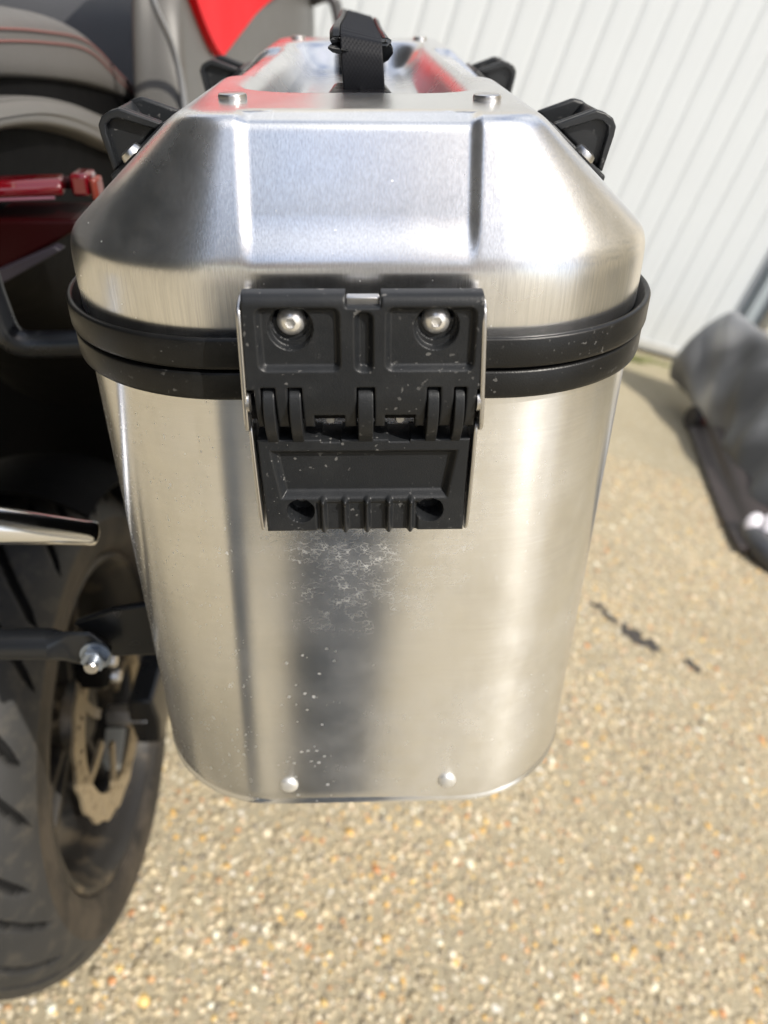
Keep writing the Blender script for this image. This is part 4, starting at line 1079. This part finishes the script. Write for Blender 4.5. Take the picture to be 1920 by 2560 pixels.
# ================================================================== WHAT THE METAL REFLECTS: the person holding the camera, an unseen block and hedge added for it
def person():
    t = thing('person', 'person in dark trousers and a pale top holding a phone at chest height', 'person', (.02, -.37, 0), WORLD)
    J = {'pel': (.02, -.43, .92), 'wst': (.02, -.45, 1.08), 'chs': (.02, -.47, 1.30), 'nk': (.02, -.47, 1.47), 'hd0': (.02, -.45, 1.56), 'hd1': (.02, -.435, 1.66),
         'hl': (-.06, -.41, .88), 'kl': (-.055, -.29, .50), 'al': (-.045, -.27, .10), 'tl': (-.06, -.14, .045),
         'hr': (.10, -.41, .88), 'kr': (.175, -.28, .50), 'ar': (.272, -.25, .10), 'tr': (.29, -.12, .045),
         'sl': (-.155, -.47, 1.40), 'el': (-.22, -.31, 1.17), 'wl': (-.075, -.13, 1.175), 'sr': (.195, -.47, 1.40), 'er': (.26, -.31, 1.17), 'wr': (.115, -.13, 1.175)}
    R = {'pel': .135, 'wst': .125, 'chs': .145, 'nk': .055, 'hd0': .078, 'hd1': .085, 'hl': .098, 'kl': .080, 'al': .066, 'tl': .045, 'hr': .098, 'kr': .082, 'ar': .070, 'tr': .045,
         'sl': .062, 'el': .046, 'wl': .032, 'sr': .062, 'er': .046, 'wr': .032}
    E_ = [('pel', 'wst'), ('wst', 'chs'), ('chs', 'nk'), ('nk', 'hd0'), ('hd0', 'hd1'), ('pel', 'hl'), ('hl', 'kl'), ('kl', 'al'), ('al', 'tl'), ('pel', 'hr'), ('hr', 'kr'), ('kr', 'ar'), ('ar', 'tr'), ('chs', 'sl'), ('sl', 'el'), ('el', 'wl'), ('chs', 'sr'), ('sr', 'er'), ('er', 'wr')]
    ks = list(J); me = bpy.data.meshes.new('body')
    me.from_pydata([tuple(np.array(J[k]) - (.02, -.37, 0)) for k in ks], [(ks.index(a), ks.index(b)) for a, b in E_], [])
    o = bpy.data.objects.new('body', me); COL.objects.link(o); o.parent = t
    o.modifiers.new('skin', 'SKIN'); o.modifiers.new('sub', 'SUBSURF').levels = 2; o.modifiers['sub'].render_levels = 2
    sl = me.skin_vertices[0].data
    for i, k in enumerate(ks): sl[i].radius = (R[k], R[k] * (.75 if k in ('pel', 'wst', 'chs') else 1)); sl[i].use_root = (k == 'pel')
    m, nt, b = new_mat('dark clothes')
    tcn = nt.nodes.new('ShaderNodeTexCoord'); sx = nt.nodes.new('ShaderNodeSeparateXYZ'); nt.links.new(tcn.outputs['Object'], sx.inputs[0])
    c = mixc(nt, math_(nt, 'GREATER_THAN', sx.outputs[2], .98), (.075, .102, .145), (.62, .62, .62))
    c = mixc(nt, math_(nt, 'GREATER_THAN', sx.outputs[2], 1.49), c, (.50, .33, .25))
    nt.links.new(c, b.inputs['Base Color']); b.inputs['Roughness'].default_value = .8
    me.materials.append(m)
    skin = pbr('skin', (.50, .33, .25), .5)
    for sx_, wr in ((-1, J['wl']), (1, J['wr'])):
        pal = np.array(wr) + (-.0 * sx_, .035, .01)
        for q in range(4):
            a = pal + (0, .01, -.03 + .021 * q)
            pts = catmull([np.array(wr) + (0, .01, -.02 + .014 * q), a + (.004 * sx_, .02, 0), a + (-.012 * sx_, .045 - .004 * abs(q - 1.5), .002), a + (-.034 * sx_, .052 - .004 * abs(q - 1.5), .004)], 5)
            mesh('finger', *sweep(pts, circ(.009, 10)), skin, t)
    for nm, x in (('eye', -.031), ('eye', .031)):
        v, f = lathe([(.0001, .006), (.008, .004), (.011, 0)], 12); mesh(nm, rot_to(v, (0, 1, 0), (.02 + x, -.352, 1.615)), f, DARK, t)
    v, f = lathe([(.0001, .022), (.008, .018), (.015, 0)], 10); mesh('nose', rot_to(v, (0, 1, -.3), (.02, -.36, 1.585)), f, skin, t)
    v, f = lathe([(.0001, .055), (.05, .045), (.085, .01), (.097, -.03), (.094, -.05)], 24); mesh('hair', rot_to(v, (0, -.35, 1), (.02, -.445, 1.70)), f, DARK, t)
    return t
person()

def reflection_props():
    t = thing('reflection_block', 'tall cream rendered block of flats far off to the right of the yard', 'building', (16, 4, 0), WORLD)  # unseen building, added to warm the reflections on the lid's right
    mesh('wall', *box(12, 20, -6.5, 15, 0, 13.5), pbr('cream render', (.80, .66, .44), .85, 0, .3, .08, 9), t, smooth=False)
    gl, nt, b = new_mat('window glass'); b.inputs['Base Color'].default_value = (.02, .025, .03, 1); b.inputs['Roughness'].default_value = .05
    for y in (-4.5, 1.0, 6.5, 12.0):
        for z in (1.2, 4.2, 7.2, 10.2):
            f = mesh('window', *box(11.94, 11.998, y, y + 1.2, z, z + 1.3), DOOR_M, t, smooth=False)
            mesh('pane', *box(11.93, 11.939, y + .08, y + .56, z + .08, z + 1.22), gl, f, smooth=False)
            mesh('pane', *box(11.93, 11.939, y + .64, y + 1.12, z + .08, z + 1.22), gl, f, smooth=False)
    mesh('roof', *box(11.6, 20.4, -6.9, 15.4, 13.502, 13.9), pbr('roof edge', (.12, .10, .09), .8), t, smooth=False)
    # unseen hedge, added to put dark reflections on the lid's left
    rng = np.random.RandomState(4)
    n = 22000
    P = np.c_[rng.uniform(-4.4, -3.4, n), rng.uniform(-9, 3.6, n), rng.uniform(.02, 6.0, n)]
    a = rng.uniform(0, 6.28, n); r = rng.uniform(.10, .22, n)
    u = np.c_[np.cos(a), np.sin(a), rng.uniform(-.4, .4, n)] * r[:, None]; w = np.c_[-np.sin(a) * .4, np.cos(a) * .4, rng.uniform(.6, 1, n)] * r[:, None]
    V = np.stack([P - u * .5, P + u * .5, P + w], 1).reshape(-1, 3); F = np.arange(3 * n).reshape(-1, 3)
    h = thing('hedge', 'unseen tall dark hedge added on the left for the lid to reflect', 'hedge', (-4, -5, 0), WORLD)
    mesh('foliage', V, F, pbr('blue black for reflection', (.016, .028, .044), .8, var=.5, vscale=6), h, smooth=False)  # bluish black chosen to tint the lid's reflections
    mesh('trunk', *box(-4.3, -3.7, -8.9, 3.5, 0, 5.6), pbr('dark branches', (.018, .018, .013), .9), h, smooth=False)
reflection_props()
